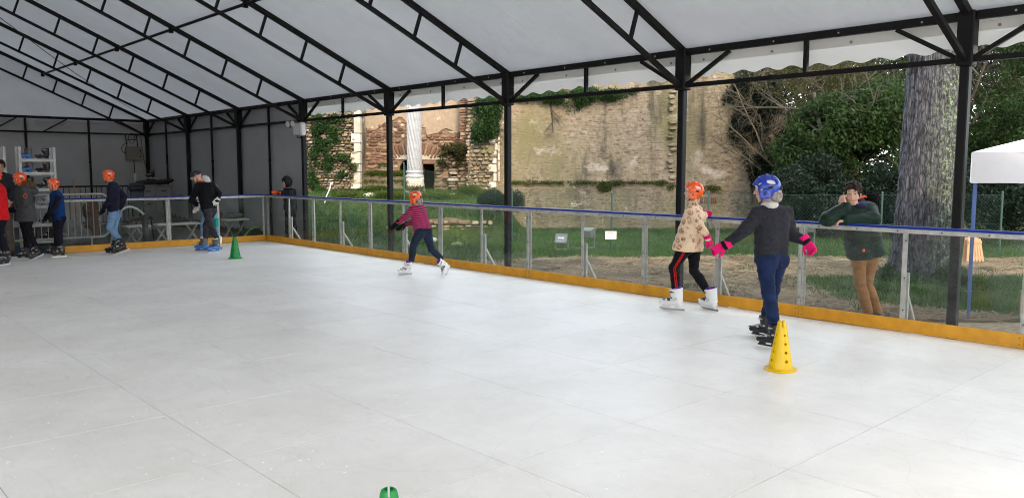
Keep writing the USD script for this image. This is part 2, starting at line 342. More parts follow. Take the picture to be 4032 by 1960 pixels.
back_labels = ['back barrier panel behind the skater in the black helmet, ending in the corner', 'back barrier panel behind the skater in light blue jeans, beside the entrance gap']
barrier_panel((XR, YB, 0), (-1, 0, 0), (0, 1, 0), 2.18, back_labels[0])
barrier_panel((XR - 2.18, YB, 0), (-1, 0, 0), (0, 1, 0), 2.18, back_labels[1])

# ================================================================== the tent
XT, ZE, ZL = 9.0, 3.226, 2.72
XL, RIDGE, SLOPE = -6.0, 1.5, 0.453
Y0, BAY = 3.029, 3.4534
YT = Y0 + 7 * BAY
bays = [Y0 + BAY * k for k in range(-2, 8)]
tent = thing('marquee_tent', 'large white marquee with black steel frame standing over the skating rink', 'tent', (1.5, YT / 2, 0))
zu = lambda x: ZE - 0.03 + SLOPE * ((XT - x) if x >= RIDGE else (x - XL))
# roof sheets, one for each bay and slope
def roof_sheet(xa, xb, ya, yb, seed):
    nx, ny = 40, 16
    u, v = np.meshgrid(np.linspace(0, 1, nx), np.linspace(0, 1, ny), indexing='ij')
    x = xa + (xb - xa) * u; y = ya + (yb - ya) * v
    z = ZE - 0.03 + SLOPE * np.where(x >= RIDGE, XT - x, x - XL) + 0.055
    sag = np.sin(v * np.pi) * (0.03 + 0.02 * np.sin(u * np.pi)) * np.minimum(1, u * 12)
    wr = (meshkit.fbm(np.stack([x * 0.8, y * 2.4, np.full_like(x, seed * 3.1)], -1), 3, seed) - 0.5) * 0.03 * np.sin(v * np.pi)
    puck = 0.012 * np.sin(y * 9 + seed) * np.exp(-u * 9) * np.sin(v * np.pi)
    return grid(np.stack([x, y, z - sag + wr + puck], -1))
ext = [bays[0] - 0.05] + bays[1:-1] + [bays[-1] + 0.06]
for k in range(len(bays) - 1):
    part('roof_sheet', roof_sheet(XT + 0.09, RIDGE, ext[k] + 0.001, ext[k + 1], k), M['pvc'], tent, smooth=True)
    part('roof_sheet', roof_sheet(XL - 0.09, RIDGE, ext[k] + 0.001, ext[k + 1], k + 20), M['pvc'], tent, smooth=True)
# trusses
for k, y in enumerate(bays):
    t = holder('truss', tent)
    for sx in (1, -1):
        xa = XT if sx == 1 else XL
        P = lambda q, off=0.0: np.array([xa - sx * q, y, zu(xa - sx * q) + off])
        half = XT - RIDGE
        part('upper_chord', bar(P(0.0), P(half), 0.07, 0.08), M['black_steel'], t)
        part('lower_chord', bar(P(0.05, -0.47), P(half - 0.1, -0.47), 0.055), M['black_steel'], t)
        q = 0.96
        while q < half - 0.3:
            part('web', bar(P(q), P(q + 0.14, -0.47), 0.042), M['black_steel'], t)
            q += 0.765
# right-hand posts, eave beams, long chords and braces
for k, y in enumerate(bays):
    p = part('post', cat([bevbox((XT, y, 1.27), (0.095, 0.095, 2.84), 0.01), bevbox((XT, y, 2.96), (0.15, 0.16, 0.54), 0.012)]), M['black_steel'], tent)
    part('post', bevbox((XL, y, 1.55), (0.10, 0.10, 3.3), 0.01), M['black_steel'], tent)
for k in range(len(bays) - 1):
    ya, yb = bays[k] + 0.082, bays[k + 1] - 0.082; ym = (ya + yb) / 2
    part('eave_beam', bevbox((XT, ym, ZE - 0.045), (0.08, yb - ya, 0.085), 0.008), M['black_steel'], tent)
    part('eave_beam', bevbox((XL, ym, ZE - 0.045), (0.08, yb - ya, 0.085), 0.008), M['black_steel'], tent)
    for yy in (ya + .35, ym - .4, ym + .4, yb - .35): part('bolt', lathe_bolt((XT - .041, yy, ZE - .045 + .01 * math.sin(yy * 7)), (-1, 0, 0), .012), M['galv_dark'], tent)
    part('long_chord', bevbox((XT, ym, ZL + 0.03), (0.05, yb - ya, 0.055), 0.006), M['black_steel'], tent)
    part('strut', bar((XT, ym, ZL + 0.058), (XT, ym, ZE - 0.088), 0.048), M['black_steel'], tent)
    part('diagonal_brace', bar((XT, ya + 0.0, ZL + 0.05), (XT, ya + 0.62, ZE - 0.095), 0.045), M['black_steel'], tent)
    part('diagonal_brace', bar((XT, yb - 0.0, ZL + 0.05), (XT, yb - 0.62, ZE - 0.095), 0.045), M['black_steel'], tent)
    if k >= 6:
        part('wall_pole', cat([bar((XT, ym, -0.05), (XT, ym, ZL), 0.045), bevbox((XT, ym, 1.87), (0.07, 0.07, 0.07), 0.015)]), M['black_steel'], tent)
# valance with a scalloped edge
vn = 180
for k in range(1, 6):
    ya, yb = bays[k] + 0.01, bays[k + 1] - 0.01
    y = np.linspace(ya, yb, vn); w = .5 + .5 * np.sin((y - ya) / 0.34 * 2 * np.pi)
    zb = 2.888 - 0.042 * w + 0.012 * np.sin(y * 2.1 + k)
    rows = []
    for q in np.linspace(0, 1, 7):
        rows.append(np.stack([XT + 0.094 + 0.02 * np.sin(y * 3.3 + k) * q + 0.015 * q, y, (ZE + 0.01) * (1 - q) + zb * q], -1))
    v, f = grid(np.array(rows))
    vs = part('valance', cat([(v, f), (v + [0.003, 0, 0], f[:, ::-1])]), M['pvc_valance'], tent, smooth=40)
    part('hem', box((XT + 0.091, (ya + yb) / 2, 3.09), (0.003, yb - ya, 0.11)), M['pvc_valance'], vs)
    for yy in np.linspace(ya + 0.25, yb - 0.25, 4):
        part('eyelet', lathe_bolt((XT + 0.088, yy, 3.075), (-1, 0, 0), 0.018), M['galv_dark'], vs)
# far gable, its frame, and the closed sides
gx = [XT - 1.70 * i for i in range(0, 9)]
for x in gx[1:]:
    part('gable_pole', cat([bar((x, YT, -0.05), (x, YT, ZE - 0.088), 0.055), bevbox((x, YT - 0.002, 1.87), (0.07, 0.07, 0.08), 0.015)]), M['black_steel'], tent)
part('gable_beam', bar((XL + 0.08, YT, ZE - 0.045), (XT - 0.08, YT, ZE - 0.045), 0.07, 0.075), M['black_steel'], tent)
part('gable_chord', bar((XL + 0.08, YT - 0.03, ZL + 0.03), (XT - 0.08, YT - 0.03, ZL + 0.03), 0.045, 0.05), M['black_steel'], tent)
for xa, xb in ((6.70, 6.05), (5.38, 4.75), (8.2, 8.92), (3.5, 2.9), (1.9, 1.3)):
    part('diagonal_brace', bar((xa, YT - 0.012, ZE - 0.08), (xb, YT - 0.012, ZL + 0.04), 0.035), M['black_steel'], tent)
def curtain(pa, pb, z0, ztop, n=60, amp=0.012, seed=0):
    pa, pb = np.array(pa, float), np.array(pb, float); u = np.linspace(0, 1, n); d = pb - pa; Ln = np.linalg.norm(d); nn = np.array([-d[1], d[0]]) / Ln
    rows = []
    for q in np.linspace(0, 1, 14):
        zz = z0 * (1 - q) + np.array([ztop(*(pa + d * t)) for t in u]) * q
        w = amp * (meshkit.fbm(np.stack([u * Ln * 0.9, np.full(n, q * 2.0), np.full(n, seed + 0.5)], -1), 3, seed) - 0.5) * 2
        rows.append(np.stack([pa[0] + d[0] * u + nn[0] * w, pa[1] + d[1] * u + nn[1] * w, zz], -1))
    return grid(np.array(rows))
part('gable_curtain', curtain((XT + 0.10, YT + 0.07), (RIDGE, YT + 0.07), -0.05, lambda x, y: ZE - .06, seed=1), M['pvc_wall'], tent, smooth=True)
part('gable_curtain', curtain((RIDGE, YT + 0.07), (XL - 0.10, YT + 0.07), -0.05, lambda x, y: ZE - .06, seed=2), M['pvc_wall'], tent, smooth=True)
for xa_, xb_ in ((XT + .1, RIDGE), (RIDGE, XL - .1)):
    part('gable_sheet', curtain((xa_, YT + 0.05), (xb_, YT + 0.05), ZE - .09, lambda x, y: max(zu(x) + 0.05, ZE - .08), seed=5, amp=.02), M['pvc'], tent, smooth=True)
for k in range(6, 9):
    part('side_curtain', curtain((XT + 0.075 + .012 * (k % 2), bays[k] - 0.06 * (k > 6)), (XT + 0.075 + .012 * (k % 2), bays[k + 1] + 0.06), -0.05, lambda x, y: ZE - 0.02, seed=3 + k, amp=0.02), M['pvc_wall'], tent, smooth=True)
for k in range(3, 9):
    part('side_curtain', curtain((XL - 0.075, bays[k]), (XL - 0.075, bays[k + 1] - 0.01), -0.05, lambda x, y: ZE - 0.02, seed=13 + k, amp=0.02), M['pvc_wall'], tent, smooth=True)
part('front_gable', curtain((RIDGE, bays[0] - .05), (XL - .08, bays[0] - .05), ZE - .35, lambda x, y: max(zu(x) + .02, ZE - .34), seed=32), M['pvc_front'], tent, smooth=True)
part('front_curtain', curtain((XT, bays[0] - .05), (RIDGE, bays[0] - .05), -.05, lambda x, y: zu(x) + .02, seed=31), M['pvc_front'], tent, smooth=True)
part('purlin', tube([(6.13, bays[0], 4.425), (6.13, YT - 0.05, 4.44)], 0.028, 10), M['black_steel'], tent)
for y in bays:
    part('purlin_clamp', bevbox((6.13, y, 4.415), (0.09, 0.07, 0.09), 0.01), M['black_steel'], tent)
# the thin cable that sags across the back bays
pa, pb = at_axis(0 * Q, 45 * Q, 1, 15.0), np.array([8.8, YT - 0.1, 3.42])
u = np.linspace(0, 1, 24)[:, None]
solo('overhead_cable', tube(pa + (pb - pa) * u - np.array([0, 0, 0.10]) * np.sin(u * np.pi), 0.007, 5), M['black_steel'], 'thin dark cable strung under the back bays of the marquee roof', 'cable')

# ================================================================== the garden ground
def sstep(a, b, x): t = np.clip((x - a) / (b - a), 0, 1); return t * t * (3 - 2 * t)
def terrain(u, d):
    x = u * RGT[0] + d * HF[0]
    zr = -0.10 - np.clip(d - 9, 0, 19) * 0.0165
    z1 = np.interp(d, [9, 16, 18, 21.75, 22.15, 26.6, 40], [-.10, -.12, -.16, -.22, .26, .90, 1.0]); z2 = np.interp(d, [9, 16, 18, 22, 26.6, 40], [-.10, -.08, -.02, .27, .90, 1.0])
    k = sstep(-2.1, -2.9, u); zl = z1 * (1 - k) + z2 * k
    Lf = sstep(0.5, -0.7, u)
    z = zr * (1 - Lf) + zl * Lf
    z = z + (meshkit.fbm(np.stack([u * .7, d * .7, 0 * u], -1), 4, 3) - .5) * .16 * sstep(9.4, 12, d) 
    return np.where(x < 8.8, -0.22, z * sstep(8.8, 9.3, x) - 0.22 * (1 - sstep(8.8, 9.3, x)))
def straw_mask(u, d):
    x = u * RGT[0] + d * HF[0]; y = u * RGT[1] + d * HF[1]
    n = meshkit.fbm(np.stack([u * .9, d * .9, 0 * u + 5], -1), 4, 9)
    a = sstep(13.4, 14.2, d) * sstep(17.6, 16.6, d) * sstep(-.2, .8, u)
    b = sstep(11.0, 10.2, x) * sstep(12.2, 10.5, y)
    c = sstep(.0, .8, u) * sstep(4.8, 3.6, u) * sstep(17.4, 16.4, d)
    return np.clip(np.maximum(np.maximum(a, b), c) * 1.5 * sstep(.30, .52, n + .12), 0, 1)
us = np.concatenate([[-400, -120, -50, -25], np.arange(-14, 32, .25), [40, 60, 150, 400]]); ds = np.concatenate([[-400, -100, -30, 0, 6], np.arange(8, 46, .25), [55, 80, 160, 500]])
UU, DD = np.meshgrid(us, ds, indexing='ij'); ZZ = terrain(UU, DD)
ZZ = np.where((DD > 50) | (UU > 35) | (UU < -20) | (DD < 7), -.45, ZZ)
pos = UU[..., None] * RGT + DD[..., None] * HF + ZZ[..., None] * np.array([0, 0, 1.0])
M['earth'] = usdkit.material(stage, L + 'garden_earth', {
    'g': ('geometry', {}), 'a': ('attribute', {'attribute': 'tone'}), 'n': ('noise_texture', {'scale': 1.4, 'detail': 8.0, 'roughness': 0.7}),
    'r': ('rgb_ramp', {'ramp': [(0.3, (0.028, 0.022, 0.013)), (0.45, (0.030, 0.042, 0.013)), (0.7, (0.045, 0.072, 0.020))]}),
    'n2': ('noise_texture', {'scale': 16.0, 'detail': 6.0, 'roughness': 0.75}), 'r2': ('rgb_ramp', {'ramp': [(0.35, (0.14, 0.105, 0.070)), (0.65, (0.34, 0.27, 0.19))]}),
    'm': ('mix_color', {}), 'b': ('bump', {'strength': 1.0, 'distance': 0.04}), 'p': ('principled_bsdf', {'roughness': 0.95, 'specular_ior_level': 0.1})},
    [('g.position', 'n.vector'), ('n.fac', 'r.fac'), ('g.position', 'n2.vector'), ('n2.fac', 'r2.fac'), ('a.fac', 'm.fac'), ('r.color', 'm.a'), ('r2.color', 'm.b'), ('m.result', 'p.base_color'), ('n2.fac', 'b.height'), ('b.normal', 'p.normal')], surface='p.BSDF')
v, fc = grid(pos); gr = solo('garden_ground', (v, fc), M['earth'], kind='structure', smooth=True)
pv = UsdGeom.PrimvarsAPI(gr).CreatePrimvar('tone', Sdf.ValueTypeNames.FloatArray, 'vertex'); pv.Set(Vt.FloatArray.FromNumpy(np.ascontiguousarray(straw_mask(UU, DD).ravel().astype(np.float32))))

rg = np.random.default_rng(11)
def scatter(n, u0, u1, d0, d1, fn):
    u = rg.uniform(u0, u1, n); d = rg.uniform(d0 ** .5, d1 ** .5, n) ** 2
    x = u * RGT[0] + d * HF[0]; k = (x > 9.05) & (np.abs(u) < d * .70 + .5) & (rg.random(n) < fn(u, d))
    u, d = u[k], d[k]; return u, d, terrain(u, d)
def blades(u, d, z, h, w, lean):
    n = len(u); a = rg.uniform(0, 2 * np.pi, n); b = rg.uniform(0, 2 * np.pi, n); h = h * rg.uniform(.5, 1.4, n); w = w * rg.uniform(.6, 1.3, n)
    o = u[:, None] * RGT + d[:, None] * HF + z[:, None] * np.array([0, 0, 1.0]) - [0, 0, .01]
    e = np.stack([np.cos(a), np.sin(a), 0 * a], 1) * w[:, None]; l = np.stack([np.cos(b), np.sin(b), 0 * b], 1) * (h * lean * rg.uniform(.2, 1, n))[:, None]
    t = o + l + np.stack([0 * h, 0 * h, h], 1)
    return np.stack([o - e, o + e, t], 1).reshape(-1, 3), np.arange(3 * n).reshape(-1, 3)
M['grass'] = leaf_look('grass_blades', [(0.0, (0.034, 0.070, 0.016)), (0.5, (0.060, 0.110, 0.026)), (0.85, (0.100, 0.140, 0.040)), (1.0, (0.15, 0.13, 0.055))], .4)
M['straw'] = leaf_look('straw_strands', [(0.0, (0.20, 0.15, 0.095)), (0.6, (0.37, 0.29, 0.195)), (1.0, (0.50, 0.42, 0.31))], .2, .7)
gm = lambda u, d: np.clip(1 - 1.35 * straw_mask(u, d), 0, 1) * (.35 + .9 * sstep(.35, .6, meshkit.fbm(np.stack([u * 1.3, d * 1.3, 0 * u + 2], -1), 3, 21)))
solo('grass', cat([blades(*scatter(170000, -11, 15, 10, 19, gm), .085, .0075, .9), blades(*scatter(120000, -9, 16, 18, 28.5, gm), .10, .012, .9)]), M['grass'], 'short green grass and weeds covering the garden beyond the barrier', 'grass', kind='stuff')
def strands(u, d, z):
    n = len(u); a = rg.uniform(0, 2 * np.pi, n); l = rg.uniform(.05, .16, n); o = u[:, None] * RGT + d[:, None] * HF + (z + rg.uniform(.0, .03, n))[:, None] * np.array([0, 0, 1.0])
    t = np.stack([np.cos(a), np.sin(a), rg.uniform(-.12, .25, n)], 1) * l[:, None]; w = np.stack([-np.sin(a), np.cos(a), rg.uniform(-.6, .6, n)], 1) * .006
    return np.stack([o - t - w, o - t + w, o + t + w, o + t - w], 1).reshape(-1, 3), np.concatenate([np.array([[0, 1, 2], [0, 2, 3]]) + 4 * i for i in range(n)]) if False else np.stack([np.arange(n) * 4, np.arange(n) * 4 + 1, np.arange(n) * 4 + 2, np.arange(n) * 4, np.arange(n) * 4 + 2, np.arange(n) * 4 + 3], 1).reshape(-1, 3)
solo('straw', strands(*scatter(150000, -1, 14, 9.2, 18, lambda u, d: straw_mask(u, d))), M['straw'], 'loose yellow straw spread over the path beside the barrier', 'straw', kind='stuff')

# ================================================================== stones
def stone(u, z, w, h, d, proud, r, n=9, square=3.2, taper=.84):
    """one rough stone on a wall face at distance d, standing proud towards the viewer"""
    a = np.arange(n) * 2 * np.pi / n + r.uniform(0, .6); c, s = np.cos(a), np.sin(a)
    k = (np.abs(c) ** square + np.abs(s) ** square) ** (-1 / square) * r.uniform(.82, 1.06, n)
    x, y = c * k * w / 2, s * k * h / 2
    P = lambda f, q: [G(u + x[i] * f, d - q, z + y[i] * f) for i in range(n)]
    v = np.array(P(1, -.03) + P(1, proud * .55) + P(taper, proud) + [G(u + r.uniform(-.1, .1) * w, d - proud * r.uniform(.95, 1.25), z)])
    f = []
    for i in range(n):
        j = (i + 1) % n; f += [(i, j, n + j), (i, n + j, n + i), (n + i, n + j, 2 * n + j), (n + i, 2 * n + j, 2 * n + i), (2 * n + i, 2 * n + j, 3 * n)]
    return v, np.array(f)
def rubble(r, u0, u1, z0, z1, rh, rw, d, proud, inside=None, gap=.012, n=9):
    out, z = [], z0
    while z < z1:
        h = r.uniform(*rh); u = u0 - r.uniform(0, rw[0])
        while u < u1:
            w = r.uniform(*rw) * (1.35 if r.random() < .08 else 1); hh = h * r.uniform(.72, 1.08); uc, zc = u + w / 2, z + h / 2 + r.uniform(-.02, .02)
            if inside is None or inside(uc, zc):
                dd = d(uc, zc) if callable(d) else d
                out.append((stone(uc, zc, w - gap * r.uniform(.6, 2), hh - gap * r.uniform(.5, 1.5), dd, r.uniform(*proud), r, n), float(r.random()), w * h))
            u += w
        z += h
    return out
def lay(stones, mat, parent, separate, name='stone'):
    order = sorted(range(len(stones)), key=lambda i: -stones[i][2]); sep = set(order[:separate])
    for i in order[:separate]: part(name, stones[i][0], mat, parent, tone=stones[i][1])
    rest = [stones[i] for i in range(len(stones)) if i not in sep]
    if rest:
        part('small_' + name + 's', cat([q[0] for q in rest]), mat, parent, kind='stuff', tone=np.concatenate([np.full(len(q[0][0]), q[1]) for q in rest]))
def slab(pts, d0, d1, wob=0.0, seed=0, step=.25):
    """a solid standing in the garden frame: polygon in (u, z), from distance d0 (front) to d1"""
    from shapely.geometry import Polygon
    pg = pts if not isinstance(pts, list) else Polygon(pts)
    if wob: pg = Polygon([(x + (meshkit.noise(np.array([x * 3, y * 3, seed])) - .5) * wob, y + (meshkit.noise(np.array([x * 3, y * 3, seed + 9.0])) - .5) * wob) for x, y in pg.segmentize(step).exterior.coords], [list(i.coords) for i in pg.interiors])
    m = trimesh.creation.extrude_polygon(pg, d1 - d0, engine='earcut'); v = np.asarray(m.vertices)
    return v[:, :1] * RGT + (d0 + v[:, 2:]) * HF + v[:, 1:2] * np.array([0, 0, 1.0]), np.asarray(m.faces)
MOSS, BLACK = (0.055, 0.075, 0.016), (0.032, 0.030, 0.022)
damp = [(0.8, (1, 1, .35), .45, .64, (0.13, 0.115, 0.06)), (1.0, (1, 1, .26), .54, .68, BLACK), (2.4, (1, 1, .6), .57, .72, (0.10, 0.085, 0.05)), (0.9, (1, 1, 1.4), .60, .72, (0.36, 0.325, 0.275))]
M['wall_stone'] = tone_look('wall_stone', [(0, (0.12, 0.09, 0.062)), (.2, (0.185, 0.143, 0.10)), (.5, (0.215, 0.17, 0.12)), (.85, (0.24, 0.20, 0.152)), (.96, (0.15, 0.09, 0.06)), (1, (0.10, 0.07, 0.05))], stain=damp)
M['wall_mortar'] = tone_look('wall_mortar', [(0, (0.13, 0.105, 0.075)), (1, (0.21, 0.168, 0.118))], bump=.02, bscale=14, stain=damp)
M['damp_stone'] = tone_look('damp_wall_stone', [(0, (0.085, 0.066, 0.046)), (.4, (0.15, 0.12, 0.085)), (.8, (0.195, 0.165, 0.125)), (1, (0.08, 0.055, 0.042))], stain=[(0.9, (1, 1, .3), .42, .62, (0.085, 0.085, 0.045)), (1.4, (1, 1, .4), .58, .72, BLACK)])
M['rubble_stone'] = tone_look('rubble_stone', [(0, (0.07, 0.058, 0.040)), (.3, (0.135, 0.108, 0.072)), (.6, (0.21, 0.17, 0.118)), (.85, (0.17, 0.11, 0.066)), (.93, (0.27, 0.235, 0.185)), (1, (0.36, 0.33, 0.28))], stain=[(1.6, (1, 1, .8), .54, .68, MOSS), (1.1, (1, 1, .3), .60, .76, BLACK)])
M['red_stone'] = tone_look('red_stone', [(0, (0.06, 0.034, 0.024)), (.4, (0.115, 0.062, 0.042)), (.75, (0.16, 0.095, 0.064)), (.93, (0.24, 0.18, 0.125)), (1, (0.32, 0.265, 0.20))], stain=[(1.3, (1, 1, .5), .62, .80, (0.05, 0.035, 0.025))])
M['red_mortar'] = tone_look('red_mortar', [(0, (0.15, 0.10, 0.065)), (1, (0.16, 0.105, 0.068))], bump=.02, bscale=14)
M['plaster'] = tone_look('old_plaster', [(0, (0.215, 0.165, 0.118)), (1, (0.215, 0.165, 0.118))], bump=.008, bscale=22, jitter=.12, stain=[(1.4, (1, 1, .6), .52, .72, (0.24, 0.18, 0.125)), (5.0, (1, 1, 1), .60, .70, (0.40, 0.32, 0.23))])
M['pale_block'] = tone_look('pale_limestone', [(0, (0.30, 0.265, 0.21)), (.5, (0.37, 0.335, 0.275)), (1, (0.44, 0.405, 0.345))], bump=.006, stain=[(2.2, (1, 1, .5), .56, .72, (0.25, 0.22, 0.16)), (1.8, (1, 1, 1), .64, .78, (0.10, 0.11, 0.035))])
M['column_stone'] = tone_look('grey_limestone', [(0, (0.19, 0.195, 0.205)), (1, (0.27, 0.272, 0.28))], rough=.38, bump=.004, bscale=40, jitter=.10, stain=[(2.6, (1, 1, .4), .60, .78, (0.24, 0.24, 0.23))])

# ------------------------------------------------------------------ tall garden wall
WD = 28.0
gw = thing('garden_wall', 'tall old rubble garden wall with mossy ledge and dark damp streaks', 'wall', G(4.8, WD, -.4))
TU, TZ = [-.7, 1.5, 3.2, 4.4, 5.6, 7.4, 8.0, 9.0, 11.5], [4.45, 4.5, 4.6, 4.75, 4.95, 5.0, 4.3, 3.6, 2.8]
ztop = lambda u: np.interp(u, TU, TZ)
part('core', slab([(-.75, -.8), (11.5, -.8)] + [(u, ztop(u)) for u in TU[::-1]], WD, WD + .6, .10, 3), M['wall_mortar'], gw, tone=1.0)
r = np.random.default_rng(21)
part('lower_wall', slab([(-.1, -.8), (10.6, -.8), (10.6, .90), (7.4, .96), (7.1, .72), (5.6, .78), (5.2, 1.0), (-.1, 1.02)], WD - .14, WD - .002, .06, 5), M['wall_mortar'], gw, tone=.5)
st = rubble(r, -.5, 11.0, 1.05, 5.1, (.055, .10), (.09, .24), WD, (.002, .012), lambda u, z: z < ztop(u) - .05, gap=.007)
st2 = rubble(r, -.05, 10.5, -.5, 0.98, (.055, .10), (.09, .24), WD - .14, (.002, .014), lambda u, z: z < (1.0 if u < 5.2 else .74 if u < 7.2 else .92))
lay(st, M['wall_stone'], gw, 200); lay(st2, M['damp_stone'], gw, 90, 'damp_stone')
u0, _ = UZ(1693, 300, WD)
for i, z in enumerate(np.cumsum(r.uniform(.10, .26, 24)) + 1.05):
    if z > 4.6 or r.random() < .15: continue
                         # broken bonding stones left by a vanished cross wall
    w = r.uniform(.14, .36); part('bonding_stone', stone(u0 + r.uniform(-.10, .08), z, w, r.uniform(.08, .17), WD, r.uniform(.06, .26), r, 8, 3.5, .82), M['wall_stone'], gw, tone=float(r.uniform(.2, .8)))
for k, uu in enumerate(np.linspace(UZ(1745, 480, WD)[0], UZ(1800, 480, WD)[0], 11)):
    part('arch_brick', stone(uu, .60, .062, .24, WD - .14, .06, r, 8, 5, .9), M['red_stone'], gw, tone=float(r.uniform(.4, 1)))

# ------------------------------------------------------------------ ruined building
ru = thing('ruined_building', 'ruined stone building with bare recess, relieving arch, doorway and pale corner blocks', 'ruin', G(-3.5, 28, .6))
r = np.random.default_rng(31); allst = []
PD, BD, JD = 27.0, 29.2, 27.5
ul, ur = UZ(735, 400, PD)[0], UZ(892, 400, PD)[0]
part('left_pier', slab([(ul, -.2), (ur, -.2), (ur, 4.15), (ul + .9, 4.2), (ul, 4.1)], PD + .06, PD + 2.2, .12, 2), M['wall_mortar'], ru, tone=.5)
allst += [(s_, t_, a_) for s_, t_, a_ in rubble(r, ul, ur - .06, .35, 4.1, (.05, .125), (.08, .25), lambda u, z: PD + .06 - .10 * meshkit.noise(np.array([u * 2.5, z * 2.5, 1.0])), (.04, .16))]
ys = [262, 293, 336, 360, 383, 413, 433, 462, 476]
for i in range(len(ys) - 1):
    wide = i in (2, 4, 7); x0 = 883 if wide else 890
    ua, za = UZ(x0, ys[i + 1], PD - .12); ub, zb = UZ(906, ys[i], PD - .12)
    part('ashlar_block', wobble(trimesh.Trimesh(*bevbox(G((ua + ub) / 2, PD + .05, (za + zb) / 2), (ub - ua, .36, zb - za - .012), .02, np.stack([RGT, HF, [0, 0, 1]], 1))).subdivide().subdivide(), .012, 6, i), M['pale_block'], ru, tone=float(r.random()), label=None)
# back wall of the recess with openings
from shapely.geometry import Polygon, box as sbox
def RU(pts, d): return [UZ(x, y, d) for x, y in pts]
bx0, bx1 = UZ(885, 400, BD)[0], UZ(1200, 400, BD)[0]
hole1 = Polygon(RU([(1003, 446), (1006, 418), (1014, 405), (1024, 402), (1036, 406), (1036, 446)], BD)); hole2 = Polygon(RU([(1064, 480), (1064, 413), (1093, 413), (1093, 480)], BD))
wallp = Polygon([(bx0, 0), (bx1, 0), (bx1, 4.55), (bx0 + 2.2, 4.6), (bx0, 4.5)]).difference(hole1).difference(hole2)
part('back_wall', slab(wallp, BD, BD + .45), M['red_mortar'], ru, tone=.5)
cu, cz = (bx0 + bx1) / 2, 0
part('inner_room', cat([slab([(bx0, -.1), (bx1, -.1), (bx1, 3.6), (bx0, 3.6)], BD + 2.4, BD + 2.5), slab([(bx0, 3.5), (bx1, 3.5), (bx1, 3.6), (bx0, 3.6)], BD + .46, BD + 2.39), slab([(bx0, 0), (bx0 + .1, 0), (bx0 + .1, 3.49), (bx0, 3.49)], BD + .46, BD + 2.39), slab([(bx1 - .1, 0), (bx1, 0), (bx1, 3.49), (bx1 - .1, 3.49)], BD + .46, BD + 2.39)]), M['red_mortar'], ru, tone=.2)
plast = Polygon(RU([(896, 225), (1172, 225), (1160, 322), (1140, 330), (1118, 322), (1100, 338), (1072, 342), (1066, 318), (1030, 305), (1012, 300), (985, 303), (962, 309), (950, 322), (930, 326), (915, 322), (896, 330)], BD - .05))
part('plaster', slab(plast, BD - .05, BD - .002, .22, 4, .05), M['plaster'], ru, tone=.5)
ac = UZ(1043, 478, BD); k = BD / 2030.0
def in_back(u, z):
    p = (u, z); from_c = math.hypot(u - ac[0], z - ac[1]); ang = math.degrees(math.atan2(u - ac[0], z - ac[1]))
    from shapely.geometry import Point
    q = Point(p)
    if plast.contains(q) or hole1.buffer(.06).contains(q) or hole2.buffer(.08).contains(q): return False
    return not (90 * k < from_c < 126 * k and abs(ang) < 36)
allst2 = rubble(r, bx0, bx1, .85, 3.6, (.07, .16), (.13, .38), BD, (.015, .07), in_back)
for a in np.arange(-33, 34, 4.6):
    t_ = math.radians(a + r.uniform(-.8, .8)); rm = r.uniform(104, 109) * k; c = (ac[0] + rm * math.sin(t_), ac[1] + rm * math.cos(t_)); Ln = r.uniform(27, 33) * k
    R = np.stack([math.cos(t_) * RGT - math.sin(t_) * np.array([0, 0, 1.0]), HF, math.sin(t_) * RGT + math.cos(t_) * np.array([0, 0, 1.0])], 1)
    part('arch_stone', wobble(trimesh.Trimesh(*bevbox(G(c[0], BD - .02, c[1]), (.075, .14, Ln), .015, R)).subdivide(), .01, 9, int(a + 40)), M['red_stone'], ru, tone=float(r.uniform(.2, .8)))
def block(x0, y0, x1, y1, d, deep, mat, name, tone=None, proud=0.0, b=.02):
    ua, zb = UZ(x0, y0, d); ub, za = UZ(x1, y1, d); R = np.stack([RGT, HF, [0, 0, 1]], 1)
    m = trimesh.Trimesh(*bevbox(G((ua + ub) / 2, d + deep / 2 - proud, (za + zb) / 2), (ub - ua, deep, zb - za), b, R)).subdivide().subdivide()
    return part(name, wobble(m, .012, 7, int(x0 + y0) % 17), mat, ru, tone=float(r.random()) if tone is None else tone)
block(980, 389, 1034, 402, BD - .06, .3, M['pale_block'], 'lintel', .2); block(1036, 390, 1116, 403, BD - .06, .3, M['pale_block'], 'lintel', .1); block(1062, 404, 1097, 412, BD - .03, .3, M['red_stone'], 'door_lintel', .7)
for ya, yb in ((413, 432), (433, 455), (456, 478)): block(1094, ya, 1104, yb, BD - .04, .3, M['red_stone'], 'door_jamb', .75)
# right jamb: red brick toothing above, pale quoins below
jl, jr_ = UZ(1192, 400, JD)[0], UZ(1252, 400, JD)[0]
part('right_jamb', slab([(jl - .2, -.3), (jr_ + .02, -.3), (jr_ + .02, 2.6), (jr_ + .02, 3.1), (jr_ + .02, 4.3), (jl - .2, 4.5)], JD + .06, BD - .01, .06, 8), M['wall_mortar'], ru, tone=.5)
part('brick_return', slab([(UZ(1157, 400, 28.2)[0], .2), (jl, .2), (jl, 4.5), (UZ(1157, 400, 28.2)[0], 4.5)], 28.26, BD - .01, .06, 8), M['red_mortar'], ru, tone=.5)
ua, ub = UZ(1157, 300, 28.2)[0], UZ(1196, 300, 28.2)[0]
z = 1.3
while z < 4.4:
    h = r.uniform(.055, .12); u = ua + r.uniform(-.06, .05)
    while u < ub - .05:
        w = r.uniform(.16, .34); part('brick', stone(u + w / 2, z + h / 2, w - .015, h - .014, 28.25, r.uniform(.02, .09), r, 8, 5, .93), M['red_stone'], ru, tone=float(r.uniform(.45, 1))); u += w
    z += h
z4 = lambda x, y: ((1600 + x / 2.782) / Q, (400 + y / 2.782) / Q)
